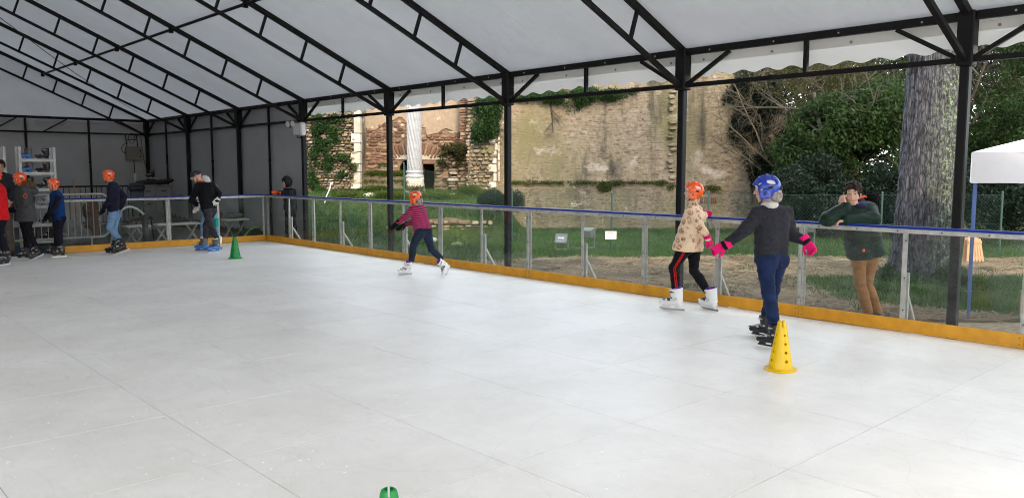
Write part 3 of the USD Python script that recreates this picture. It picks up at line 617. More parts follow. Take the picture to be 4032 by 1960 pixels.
for (x0, y0, x1, y1) in ((900, 415, 988, 455), (966, 458, 1000, 537), (925, 540, 990, 618), (942, 620, 988, 685), (898, 688, 988, 780), (950, 783, 988, 876), (905, 880, 985, 945), (1002, 385, 1022, 470), (1002, 472, 1022, 560), (1002, 562, 1022, 650), (1002, 652, 1024, 760), (1002, 762, 1024, 880)):
    a_, b_ = z4(x0, y0), z4(x1, y1); block(a_[0], a_[1], b_[0], b_[1] - .6, JD - .02, .3, M['pale_block'], 'quoin_block', proud=.0)
ja, jb = UZ(*z4(735, 500), JD), UZ(*z4(905, 500), JD)
jst = rubble(r, ja[0], jb[0], .75, 2.45, (.08, .17), (.10, .28), JD + .03, (.05, .14), None) + rubble(r, jl - .2, jr_, 2.46, 4.2, (.07, .15), (.10, .28), JD + .05, (.03, .10), None) + rubble(r, jl - .22, ja[0], .6, 2.45, (.06, .13), (.07, .16), JD + .05, (.03, .09), None)
# fallen rubble bank in front of the right side of the recess
bl, br = UZ(*z4(330, 700), 28.6)[0], UZ(*z4(745, 700), 28.6)[0]
bank = lambda u, z: 28.35 - .25 * (1 - z / 2.6) + .25 * (u < bl + .35)
part('rubble_bank', slab([(bl, 0), (br + .2, 0), (br + .2, 2.05), (br - .35, 2.35), (bl + .45, 2.0), (bl, 1.2)], 28.4, BD - .012, .16, 12), M['red_mortar'], ru, tone=.4)
allst += rubble(r, bl, br, .7, 2.2, (.07, .16), (.14, .36), bank, (.04, .16), lambda u, z: z < 2.25 - .9 * max(0, bl + .5 - u))
lay(allst + jst, M['rubble_stone'], ru, 200); lay(allst2, M['red_stone'], ru, 90, 'rough_stone')
# terrace steps with moss and a mossy stack of stones
for i, (y0, y1, d) in enumerate(((443, 462, 28.2), (458, 486, 27.5))):
    a_, b_ = UZ(903, y0, d), UZ(1022, y1, d); part('terrace_step', slab([(a_[0], b_[1] - .3), (b_[0], b_[1] - .3), (b_[0], a_[1]), (a_[0], a_[1] + .03)], d, d + (.9 if i == 0 else .69), .05, i), M['rubble_stone'], ru, tone=.15)
r2 = np.random.default_rng(8)
for i in range(6):
    a_ = UZ(954 + r2.uniform(-2, 2), 0, 28.5); c = UZ(970 + r2.uniform(-2, 2), 442 - i * 4.6, 28.5); part('stack_stone', bevbox(G(c[0], 28.55, c[1]), (.42 - .02 * i + r2.uniform(-.05, .05), .3, .055), .015, np.stack([RGT, HF, [0, 0, 1]], 1)), M['rubble_stone'], ru, tone=float(r2.random()))

# ------------------------------------------------------------------ twisted column
CD = 26.6; cu, cz0 = UZ(1043, 428, CD); R0 = .246
col = thing('twisted_column', 'pale grey stone column with steep spiral fluting standing in front of the ruin', 'column', G(cu, CD, .75))
zc, nd = cz0, 0
while zc < 4.0:
    hgt = .31 if nd else .36; th = np.linspace(0, 2 * np.pi, 113); zz = np.concatenate([[0], np.linspace(.004, hgt - .004, 12), [hgt]])
    T, Zg = np.meshgrid(th, zz, indexing='ij'); zw = Zg + zc
    fl_ = np.abs(np.sin(6 * (T + 1.0 * zw))) ** .7
    rr = R0 * (.985 - .012 * (zw - cz0)) * (.89 + .13 * fl_); rr[:, 0] *= .965; rr[:, -1] *= .965
    rr = rr * (1 + .010 * (meshkit.fbm(np.stack([np.cos(T) * 2, np.sin(T) * 2, zw * 3], -1), 3, 5) - .5))
    part('drum', grid(np.stack([G(cu, CD, 0)[0] + rr * np.cos(T), G(cu, CD, 0)[1] + rr * np.sin(T), zw], -1)), M['column_stone'], col, smooth=35, tone=float(r2.uniform(.2, 1)))
    zc += hgt; nd += 1
ctr = G(cu, CD, 0)
prof = [(R0 * .98, cz0), (R0 * 1.12, cz0 - .02), (R0 * 1.16, cz0 - .06), (R0 * 1.08, cz0 - .095), (R0 * 1.02, cz0 - .12), (R0 * 1.05, cz0 - .15), (R0 * 1.2, cz0 - .17), (R0 * 1.24, cz0 - .21), (R0 * 1.18, cz0 - .245), (.05, cz0 - .25)]
part('base_moulding', lathe([(1e-4, cz0 + .001)] + prof, 48, ctr * [1, 1, 0]), M['column_stone'], col, smooth=35, tone=.9)
for i, (rr, z0, z1) in enumerate(((R0 * 1.18, cz0 - .42, cz0 - .255), (R0 * 1.30, cz0 - .62, cz0 - .425), (R0 * 1.42, cz0 - .86, cz0 - .625))):
    part('plinth_course', wobble(trimesh.Trimesh(*lathe([(1e-4, z0), (rr, z0), (rr * 1.01, (z0 + z1) / 2), (rr * .98, z1), (1e-4, z1)], 28, ctr * [1, 1, 0])).subdivide(), .05, 6, i), M['pale_block'], col, tone=.6 - .3 * i)

# ------------------------------------------------------------------ low dry stone wall
a_, b_ = UZ(1105, 585, 22.0), UZ(1222, 585, 22.0)
dw = thing('dry_stone_wall', 'low dry stone wall of pale stones half buried in the grass bank', 'wall', G((a_[0] + b_[0]) / 2, 22, -.1))
part('core', slab([(a_[0] - .4, -.5), (b_[0] + .1, -.5), (b_[0] + .1, .12), (a_[0] + .5, .30), (a_[0] - .4, .26)], 22.06, 22.5, .08, 3), M['red_mortar'], dw, tone=.3)
r = np.random.default_rng(77); sw = rubble(r, a_[0] - .3, b_[0] + .05, -.28, .3, (.07, .15), (.10, .30), 22.05, (.05, .13), lambda u, z: z < .30 - .12 * max(0, u + 1.4))
lay(sw, M['rubble_stone'], dw, 60)
r = np.random.default_rng(6)
for i, (x, y, d, s) in enumerate(((1085, 588, 20.5, .16), (1150, 600, 19.5, .12), (930, 488, 25.5, .18), (1140, 492, 25.8, .14), (985, 568, 20.2, .12))):
    u_, z_ = UZ(x, y, d); m = trimesh.creation.icosphere(2, s); vv = np.asarray(m.vertices) * [1.3, 1, .55]; vv = vv * (1 + .35 * (meshkit.fbm(vv * 5 + i * 3, 3, i) - .5))[:, None]
    pl = ('in the grass below the dry stone wall', 'nearest on the grass right of the striped-top skater', 'on the mossy bank left of the column', 'on the grass top right of the column', 'in the grass behind the skater\'s mittens')[i]
    s_ = thing('loose_stone', 'pale loose stone ' + pl, 'stone', G(u_, d, float(terrain(np.array(u_), np.array(d))) + s * .25), 'loose stones in the garden'); part('stone_block', (vv, np.asarray(m.faces)), M['rubble_stone'], s_, smooth=25, tone=.95, local=True)

# ================================================================== organic shapes: a distance grid and its surface
class Field:
    def __init__(s, pts, pad, h):
        pts = np.asarray(pts, float); s.h = h
        s.lo = pts.min(0) - pad; n = np.ceil((pts.max(0) + pad - s.lo) / h).astype(int) + 1
        s.ax = [s.lo[i] + h * np.arange(n[i]) for i in range(3)]
        s.v = np.full(tuple(n), 0.09, np.float32)
    def _sub(s, lo, hi, m):
        sl = tuple(slice(max(0, int((lo[i] - m - s.lo[i]) / s.h)), max(0, int((hi[i] + m - s.lo[i]) / s.h) + 2)) for i in range(3))
        x, y, z = (s.ax[i][sl[i]] for i in range(3))
        return sl, x[:, None, None], y[None, :, None], z[None, None, :]
    def _join(s, sl, d, k, sub):
        a = s.v[sl]
        if sub:
            d = -d; h = np.clip(0.5 - 0.5 * (a - d) / k, 0, 1); s.v[sl] = a * (1 - h) + d * h + k * h * (1 - h)
        else:
            h = np.clip(0.5 + 0.5 * (a - d) / k, 0, 1); s.v[sl] = a * (1 - h) + d * h - k * h * (1 - h)
    def cone(s, a, b, ra, rb, k=0.02, sub=False):
        a, b = np.asarray(a, float), np.asarray(b, float); r = max(ra, rb)
        sl, x, y, z = s._sub(np.minimum(a, b), np.maximum(a, b), r + 0.06)
        d = b - a; L2 = max(d @ d, 1e-12)
        t = np.clip(((x - a[0]) * d[0] + (y - a[1]) * d[1] + (z - a[2]) * d[2]) / L2, 0, 1)
        q = np.sqrt((x - a[0] - t * d[0]) ** 2 + (y - a[1] - t * d[1]) ** 2 + (z - a[2] - t * d[2]) ** 2) - (ra + (rb - ra) * t)
        s._join(sl, q, k, sub); return s
    def ell(s, c, r, R=None, k=0.02, sub=False):
        c, r = np.asarray(c, float), np.asarray(r, float); R = np.eye(3) if R is None else np.asarray(R)
        m = r.max(); sl, x, y, z = s._sub(c, c, m + 0.06)
        x, y, z = x - c[0], y - c[1], z - c[2]
        l = [(x * R[0, i] + y * R[1, i] + z * R[2, i]) / r[i] for i in range(3)]
        g = np.sqrt(l[0] ** 2 + l[1] ** 2 + l[2] ** 2); g2 = np.sqrt((l[0] / r[0]) ** 2 + (l[1] / r[1]) ** 2 + (l[2] / r[2]) ** 2)
        s._join(sl, g * (g - 1) / np.maximum(g2, 1e-6), k, sub); return s
    def box(s, c, hs, R=None, r=0.005, k=0.005, sub=False):
        c, hs = np.asarray(c, float), np.asarray(hs, float); R = np.eye(3) if R is None else np.asarray(R)
        m = np.linalg.norm(hs); sl, x, y, z = s._sub(c, c, m + 0.03)
        x, y, z = x - c[0], y - c[1], z - c[2]
        q = [np.abs(x * R[0, i] + y * R[1, i] + z * R[2, i]) - hs[i] + r for i in range(3)]
        d = np.sqrt(np.maximum(q[0], 0) ** 2 + np.maximum(q[1], 0) ** 2 + np.maximum(q[2], 0) ** 2) + np.minimum(np.maximum(np.maximum(q[0], q[1]), q[2]), 0) - r
        s._join(sl, d, k, sub); return s
    def cut(s, p, n):                                                  # keep the side the normal points away from
        p, n = np.asarray(p, float), np.asarray(n, float); n = n / np.linalg.norm(n)
        d = (s.ax[0][:, None, None] - p[0]) * n[0] + (s.ax[1][None, :, None] - p[1]) * n[1] + (s.ax[2][None, None, :] - p[2]) * n[2]
        s.v = np.maximum(s.v, d).astype(np.float32); return s
    def where(s, f):                                                   # any distance given as a function of x, y, z
        s.v = f(s.v, s.ax[0][:, None, None], s.ax[1][None, :, None], s.ax[2][None, None, :]).astype(np.float32); return s
    def mesh(s):
        v = s.v; ins = v < 0
        c = [ins[i:ins.shape[0] - 1 + i, j:ins.shape[1] - 1 + j, k:ins.shape[2] - 1 + k] for i in (0, 1) for j in (0, 1) for k in (0, 1)]
        tot = sum(q.astype(np.int8) for q in c)
        I = np.argwhere((tot > 0) & (tot < 8))
        idx = np.full(tuple(n - 1 for n in ins.shape), -1, np.int64); idx[tuple(I.T)] = np.arange(len(I))
        off = np.array([(i, j, k) for i in (0, 1) for j in (0, 1) for k in (0, 1)])
        val = np.stack([v[tuple((I + o).T)] for o in off], 1)
        acc = np.zeros((len(I), 3)); cnt = np.zeros(len(I))
        for a in range(8):
            for b in range(a + 1, 8):
                if np.abs(off[a] - off[b]).sum() != 1: continue
                va, vb = val[:, a], val[:, b]; m = (va < 0) != (vb < 0)
                t = np.where(m, va / np.where(m, va - vb, 1), 0)[:, None]
                acc += np.where(m[:, None], off[a] + t * (off[b] - off[a]), 0); cnt += m
        P = s.lo + s.h * (I + acc / cnt[:, None])
        F = []
        for ax in range(3):
            u, w = [(1, 2), (2, 0), (0, 1)][ax]
            sl0 = [slice(None)] * 3; sl1 = [slice(None)] * 3; sl0[ax] = slice(0, -1); sl1[ax] = slice(1, None)
            A, B = ins[tuple(sl0)], ins[tuple(sl1)]
            E = np.argwhere(A != B)
            ok = (E[:, u] > 0) & (E[:, w] > 0) & (E[:, u] < ins.shape[u] - 1) & (E[:, w] < ins.shape[w] - 1); E = E[ok]
            if not len(E): continue
            eu, ew = np.eye(3, dtype=int)[u], np.eye(3, dtype=int)[w]
            q = np.stack([idx[tuple((E - a * eu - b * ew).T)] for a, b in ((1, 1), (0, 1), (0, 0), (1, 0))], 1)
            flip = ~A[tuple(E.T)]
            q[flip] = q[flip][:, ::-1]
            F.append(q)
        q = np.vstack(F); q = q[(q >= 0).all(1)]
        return P, np.vstack([q[:, [0, 1, 2]], q[:, [0, 2, 3]]])

# ------------------------------------------------------------------ people's materials
def cloth(name, col, var=0.25, scale=12, rough=0.85, bump=0.004, bscale=55): M[name] = look(name, col, rough, var=var, scale=scale, bump=bump, bscale=bscale, spec=0.12, sheen=0.03)
M['skin'] = look('skin', (0.56, 0.33, 0.24), 0.5, var=0.12, scale=14, sub=0.08)
M['skin_dark'] = look('skin_two', (0.50, 0.28, 0.20), 0.5, var=0.12, scale=14, sub=0.08)
M['lip'] = look('lips', (0.42, 0.17, 0.14), 0.45)
M['eye_white'] = look('eye_white', (0.40, 0.38, 0.35), 0.35); M['iris'] = look('iris', (0.03, 0.018, 0.012), 0.2)
M['hair_brown'] = look('brown_hair', (0.030, 0.018, 0.011), 0.6, var=0.6, scale=60, bump=0.006, bscale=90, spec=0.15)
M['helmet_orange'] = look('orange_plastic', (0.82, 0.10, 0.008), 0.32, coat=0.3)
M['helmet_blue'] = look('helmet_blue', (0.006, 0.035, 0.34), 0.32, coat=0.3)
M['helmet_black'] = look('helmet_black', (0.010, 0.010, 0.011), 0.25, coat=0.4)
M['strap'] = look('black_strap', (0.008, 0.008, 0.008), 0.7)
M['net'] = look('hair_net', (0.44, 0.41, 0.38), 0.8, var=0.45, scale=24, bump=0.012, bscale=40, color2=(0.11, 0.08, 0.065))
M['white_cap'] = look('white_cap', (0.72, 0.71, 0.70), 0.8)
M['clear_visor'] = look('grey_visor', (0.5, 0.52, 0.54), 0.2)
cloth('navy_wool', (0.013, 0.014, 0.034)); cloth('charcoal_wool', (0.026, 0.027, 0.036), scale=40, var=0.4); cloth('black_wool', (0.006, 0.006, 0.010))
cloth('grey_jumper', (0.028, 0.029, 0.038)); cloth('grey_parka', (0.065, 0.068, 0.074), scale=8); cloth('blue_vest', (0.006, 0.040, 0.16)); cloth('dark_sleeve', (0.012, 0.012, 0.022))
cloth('red_jacket', (0.62, 0.012, 0.018)); cloth('green_parka', (0.012, 0.029, 0.022), rough=0.6); cloth('black_coat', (0.010, 0.010, 0.012), rough=0.6); cloth('white_coat', (0.62, 0.60, 0.57))
cloth('dark_jeans', (0.020, 0.030, 0.058), var=0.5, scale=9); cloth('blue_jeans', (0.012, 0.024, 0.075), var=0.5, scale=8); cloth('light_jeans', (0.17, 0.29, 0.46), var=0.35, scale=8)
cloth('grey_jeans', (0.045, 0.045, 0.050), var=0.6, scale=14); cloth('black_cloth', (0.008, 0.008, 0.011)); cloth('navy_trousers', (0.010, 0.010, 0.019)); cloth('brown_trousers', (0.32, 0.155, 0.062), var=0.3, scale=7)
cloth('taupe_trousers', (0.12, 0.10, 0.085)); cloth('pink_glove', (0.72, 0.012, 0.16)); cloth('black_glove', (0.007, 0.007, 0.009)); cloth('white_glove', (0.66, 0.65, 0.63)); cloth('orange_glove', (0.6, 0.10, 0.02))
cloth('navy_collar', (0.02, 0.018, 0.06)); cloth('white_collar', (0.62, 0.60, 0.57)); cloth('fur', (0.20, 0.12, 0.065), var=0.7, scale=60, bump=0.02, bscale=80); cloth('black_fur', (0.006, 0.006, 0.007), bump=0.02, bscale=90)
cloth('red_stripe', (0.45, 0.01, 0.012)); cloth('purple_lace', (0.12, 0.03, 0.30)); cloth('turquoise', (0.02, 0.35, 0.30)); cloth('orange_cloth', (0.75, 0.10, 0.02)); cloth('blue_glove', (0.03, 0.06, 0.35))
M['striped_wool'] = usdkit.material(stage, L + 'striped_wool', {
    'tc': ('texture_coordinate', {}), 'mp': ('mapping', {'rotation': (0.0, 0.12, 0.0)}), 'w': ('wave_texture', {'bands_direction': 'z', 'scale': 9.6, 'distortion': 0.6, 'detail': 1.0, 'detail_scale': 2.0}),
    'r': ('rgb_ramp', {'ramp': [(0.46, (0.030, 0.016, 0.060)), (0.56, (0.50, 0.035, 0.105))]}), 'p': ('principled_bsdf', {'roughness': 0.85, 'specular_ior_level': 0.2})},
    [('tc.object', 'mp.vector'), ('mp.vector', 'w.vector'), ('w.fac', 'r.fac'), ('r.color', 'p.base_color')], surface='p.BSDF')
M['floral'] = usdkit.material(stage, L + 'floral_cloth', {
    'tc': ('texture_coordinate', {}), 'v': ('voronoi_texture', {'scale': 12.0, 'randomness': 1.0}), 'n': ('noise_texture', {'scale': 55.0, 'detail': 4.0, 'roughness': 0.75}),
    'r1': ('rgb_ramp', {'ramp': [(0.36, (1, 1, 1)), (0.46, (0, 0, 0))]}), 'r2': ('rgb_ramp', {'ramp': [(0.44, (0, 0, 0)), (0.56, (1, 1, 1))]}),
    'mu': ('math', {'math_type': 'multiply'}), 'n2': ('noise_texture', {'scale': 24.0, 'detail': 2.0, 'distortion': 2.5}), 'r3': ('rgb_ramp', {'ramp': [(0.485, (0, 0, 0)), (0.5, (0.8, 0.8, 0.8)), (0.515, (0, 0, 0))]}),
    'rc': ('rgb_ramp', {'ramp': [(0.3, (0.16, 0.035, 0.04)), (0.7, (0.34, 0.10, 0.06))]}),
    'm': ('mix_color', {'a': (0.68, 0.52, 0.36)}), 'm2': ('mix_color', {'b': (0.12, 0.07, 0.05)}), 'p': ('principled_bsdf', {'roughness': 0.85, 'specular_ior_level': 0.2})},
    [('tc.object', 'v.vector'), ('tc.object', 'n.vector'), ('v.distance', 'r1.fac'), ('n.fac', 'r2.fac'), ('r1.color', 'mu.value1'), ('r2.color', 'mu.value2'), ('mu.value', 'm.fac'), ('v.color', 'rc.fac'), ('rc.color', 'm.b'),
     ('tc.object', 'n2.vector'), ('n2.fac', 'r3.fac'), ('r3.color', 'm2.fac'), ('m.result', 'm2.a'), ('m2.result', 'p.base_color')], surface='p.BSDF')
for n, c, r in (('boot_white', (0.72, 0.72, 0.72), 0.3), ('boot_black', (0.010, 0.010, 0.011), 0.35), ('boot_blue', (0.055, 0.19, 0.50), 0.35), ('boot_grey', (0.10, 0.095, 0.10), 0.4), ('boot_beige', (0.55, 0.50, 0.45), 0.5),
                ('buckle_grey', (0.42, 0.42, 0.42), 0.35), ('buckle_black', (0.02, 0.02, 0.02), 0.4), ('frame_white', (0.68, 0.68, 0.68), 0.35), ('frame_black', (0.015, 0.015, 0.016), 0.4), ('shoe_dark', (0.018, 0.014, 0.012), 0.6)):
    M[n] = look(n, c, r)
M['blade'] = look('blade_steel', (0.38, 0.38, 0.40), 0.3, metal=0.9); M['blade_pale'] = look('blade_pale', (0.75, 0.75, 0.74), 0.35, metal=0.2)

# ------------------------------------------------------------------ skates, gloves and helmets, each shape modelled once
def skate_shapes():
    S = {}
    f = Field([(-.07, -.13, .0), (.07, .19, .40)], 0.02, 0.005)
    f.cone((0, -.065, .105), (0, .02, .10), .040, .043, .02).cone((0, .02, .10), (0, .115, .088), .043, .035, .02).cone((0, -.07, .11), (0, -.062, .20), .040, .042, .03)
    f.box((0, .02, .066), (.033, .125, .014), r=.008, k=.01).ell((0, .125, .085), (.037, .045, .033), k=.01)
    f.cut((0, 0, .205), (0, -.15, 1)); f.cut((0, 0, .056), (0, 0, -1))
    S['boot'] = f.mesh()
    f = Field([(-.07, -.13, .1), (.07, .08, .36)], 0.02, 0.005)
    f.cone((0, -.062, .15), (0, -.050, .31), .049, .060, .02).cone((0, -.03, .19), (0, -.025, .29), .042, .05, .02)
    f.box((0, .045, .16), (.1, .04, .035), np.array([[1, 0, 0], [0, .8, -.6], [0, .6, .8]]), k=.01, sub=True)
    f.cone((0, -.045, .22), (0, -.045, .36), .036, .048, .01, sub=True); f.cut((0, 0, .292), (0, .25, 1)); f.cut((0, 0, .135), (0, 0, -1))
    S['cuff'] = f.mesh()
    f = Field([(-.07, -.13, .1), (.07, .08, .40)], 0.02, 0.006)
    f.cone((0, -.058, .2), (0, -.046, .32), .036, .047, .02); f.cut((0, 0, .315), (0, .3, 1))
    S['liner'] = f.mesh()
    f = Field([(-.03, -.14, .0), (.03, .17, .08)], 0.01, 0.0045)
    f.box((0, .085, .046), (.020, .035, .016), r=.006, k=.008).box((0, -.065, .046), (.020, .030, .016), r=.006, k=.008).box((0, .012, .028), (.010, .125, .010), r=.004, k=.010)
    S['frame'] = f.mesh()
    ys = np.linspace(-.145, .158, 14); up = np.clip((ys - .10) / .058, 0, 1) ** 2 * .016
    top = np.stack([np.zeros(14), ys, np.full(14, .024) + up * .4], 1); bot = np.stack([np.zeros(14), ys, up], 1)
    sh = np.array([.0022, 0, 0]); v, fa = grid(np.array([top - sh, bot - sh, bot + sh, top + sh, top - sh]))
    e = np.array([(0, 14, 28), (0, 28, 42), (13, 41, 27), (13, 55, 41)]); S['blade'] = (v, np.vstack([fa, e]))
    R1 = np.array([[1, 0, 0], [0, .8, -.6], [0, .6, .8]])
    S['buckle'] = [cat([bevbox((0, .012, .252), (.062, .012, .020), .004), bevbox((.05, -.02, .255), (.014, .055, .018), .004), bevbox((-.05, -.02, .255), (.014, .055, .018), .004)]),
                   cat([bevbox((0, .030, .158), (.085, .022, .016), .004, R1), bevbox((.043, .020, .142), (.010, .03, .03), .003), bevbox((-.043, .020, .142), (.010, .03, .03), .003)]),
                   bevbox((0, .078, .135), (.070, .022, .012), .004, R1)]
    S['pivot'] = [lathe_bolt(np.array([q * .047, -.055, .165]), (q, 0, 0), .014) for q in (-1, 1)]
    for k in ('boot', 'cuff', 'liner', 'buckle', 'pivot'):
        def fix(m):
            v, fc = arr(m); v = v.copy(); v[:, 2] = np.where(v[:, 2] > .06, .06 + (v[:, 2] - .06) * .80, v[:, 2]); v[:, 0] *= 1.12; v[:, 1] = np.where(v[:, 2] > .10, -.05 + (v[:, 1] + .05) * 1.16, v[:, 1]); return v, fc
        S[k] = [fix(m) for m in S[k]] if isinstance(S[k], list) else fix(S[k])
    return S
SK = skate_shapes()
SCHEME = {'white': ('boot_white', 'boot_white', 'frame_white', 'blade', 'buckle_black', 'purple_lace'), 'black': ('boot_black', 'boot_black', 'frame_black', 'blade_pale', 'buckle_grey', 'black_cloth'),
          'blue': ('boot_blue', 'boot_grey', 'boot_blue', 'blade', 'buckle_black', 'boot_beige'), 'pale': ('boot_beige', 'boot_white', 'boot_blue', 'blade', 'buckle_black', 'white_coat')}
def add_skate(parent, heel, toe, ankle, scheme, s=None):
    heel, toe, ankle = (np.asarray(q, float) for q in (heel, toe, ankle))
    y = toe - heel; ln = np.linalg.norm(y); y /= ln; s = s or np.clip(ln / 0.30, 0.82, 1.02)
    o = (heel + toe) / 2; z = ankle - o; z = z - y * (z @ y); z /= np.linalg.norm(z); x = np.cross(y, z)
    R = np.stack([x, y, z], 1) * s
    X = lambda m: (arr(m)[0] @ R.T + o, arr(m)[1])
    b, c, fr, bl, bk, ln_ = (M[q] for q in SCHEME[scheme])
    k = part('skate', X(SK['boot']), b, parent, smooth=True)
    part('cuff', X(SK['cuff']), c, k, smooth=True); part('liner', X(SK['liner']), ln_, k, smooth=True); part('blade_holder', X(SK['frame']), fr, k, smooth=40); part('blade', X(SK['blade']), bl, k)
    for m in SK['buckle']: part('buckle', X(m), bk, k)
    for m in SK['pivot']: part('pivot', X(m), M['buckle_grey'], k)
    return k, R, o
def hand_shape(curl):
    f = Field([(-.06, -.03, -.06), (.07, .20, .05)], 0.015, 0.0035)                 # wrist at origin, fingers along +y, palm faces -z
    f.cone((0, -.03, 0), (0, .02, 0), .024, .026, .012).box((0.002, .055, 0), (.036, .042, .014), r=.012, k=.015)
    for i, (x, L1) in enumerate(((-.028, .033), (-.010, .038), (.010, .036), (.028, .028))):
        a = np.array([x, .092, 0]); p = [a]; ang = 0.25 * curl
        for j, l in enumerate((L1, L1 * .75, L1 * .6)):
            ang += curl * (0.45, 0.6, 0.5)[j]; p.append(p[-1] + l * np.array([x * .12, math.cos(ang), -math.sin(ang)]))
        f.cone((x * .8, .06, 0), p[0], .0105, .0105, .006)
        for j in range(3): f.cone(p[j], p[j + 1], .0102 - .0008 * j, .0094 - .0008 * j, .003)
    f.cone((-.024, .022, -.004), (-.054, .058, -.014), .013, .0115, .008).cone((-.054, .058, -.014), (-.058, .090, -.026), .0112, .0095, .004)
    return f.mesh()
HAND = {c: hand_shape(c) for c in (0.45, 1.1)}
def hand_at(wrist, tip, palm, left, s=1.0, curl=0.45):
    """the hand mesh laid from wrist towards tip, its palm turned to the palm direction"""
    y = tip - wrist; y = y / np.linalg.norm(y); z = -np.asarray(palm, float); z = z - y * (z @ y); z /= np.linalg.norm(z); x = np.cross(y, z)
    v, f = HAND[curl]; v = v * [(-1 if left else 1), 1, 1]
    return v @ (np.stack([x, y, z], 1) * s).T + wrist, (f[:, ::-1] if left else f)
def helmet_shape(vents=True):
    f = Field([(-.13, -.15, -.11), (.13, .13, .17)], 0.015, 0.005)
    f.ell((0, -.012, .022), (.108, .132, .122), k=.005)
    if vents:
        for sx in (-1, 1):
            f.box((sx * .088, -.005, -.045), (.03, .055, .05), r=.02, k=.02)
    def lower(v, x, y, z):
        edge = np.where(y > 0.062, 0.046 + (y - 0.062) * 0.1, np.where(y > -0.09, -0.088 + np.clip((y - 0.036) / 0.026, 0, 1) * 0.134, -0.055)) if vents else 0.012 - 0.25 * y * 0
        edge = edge + 0 * x
        return np.maximum(v, (edge - z) * 0.9)
    f.where(lower)
    f.ell((0, -.008, .012), (.092, .115, .106), k=.004, sub=True)
    if vents:
        def on(dx, dy, dz):
            k = 1 / math.sqrt((dx / .104) ** 2 + (dy / .128) ** 2 + (dz / .118) ** 2); return np.array([dx * k, -.012 + dy * k, .022 + dz * k])
        for a in (-.52, -.18, .18, .52):
            f.cone(on(a * .8, .62, .8), on(a * .95, .95, .50), .0135, .016, .003, sub=True); f.cone(on(a * .9, .06, 1.0), on(a * .9, .34, .95), .014, .014, .003, sub=True); f.cone(on(a * .9, -.30, .95), on(a, -.55, .85), .014, .014, .003, sub=True)
        for sx in (-1, 1):
            f.cone(on(sx * .85, -.42, .55), on(sx * .62, -.80, .40), .026, .026, .003, sub=True); f.cone(on(sx * .9, .35, .45), on(sx * .8, .55, .35), .013, .013, .003, sub=True)
            f.cone((sx * .15, .018, .0), (sx * .07, .018, .0), .013, .013, .003, sub=True)
            f.cone((sx * .15, -.01, -.035), (sx * .07, -.01, -.035), .012, .012, .003, sub=True)
            f.cone((sx * .15, .03, .05), (sx * .15, .05, .055), .011, .011, .003, sub=True)
        for sx in (-1, 1): f.cone((sx * .05, -.15, .05), (sx * .05, -.15, .085), .016, .016, .004, sub=True)
    return f.mesh()
HELM, HELM_PLAIN = helmet_shape(True), helmet_shape(False)

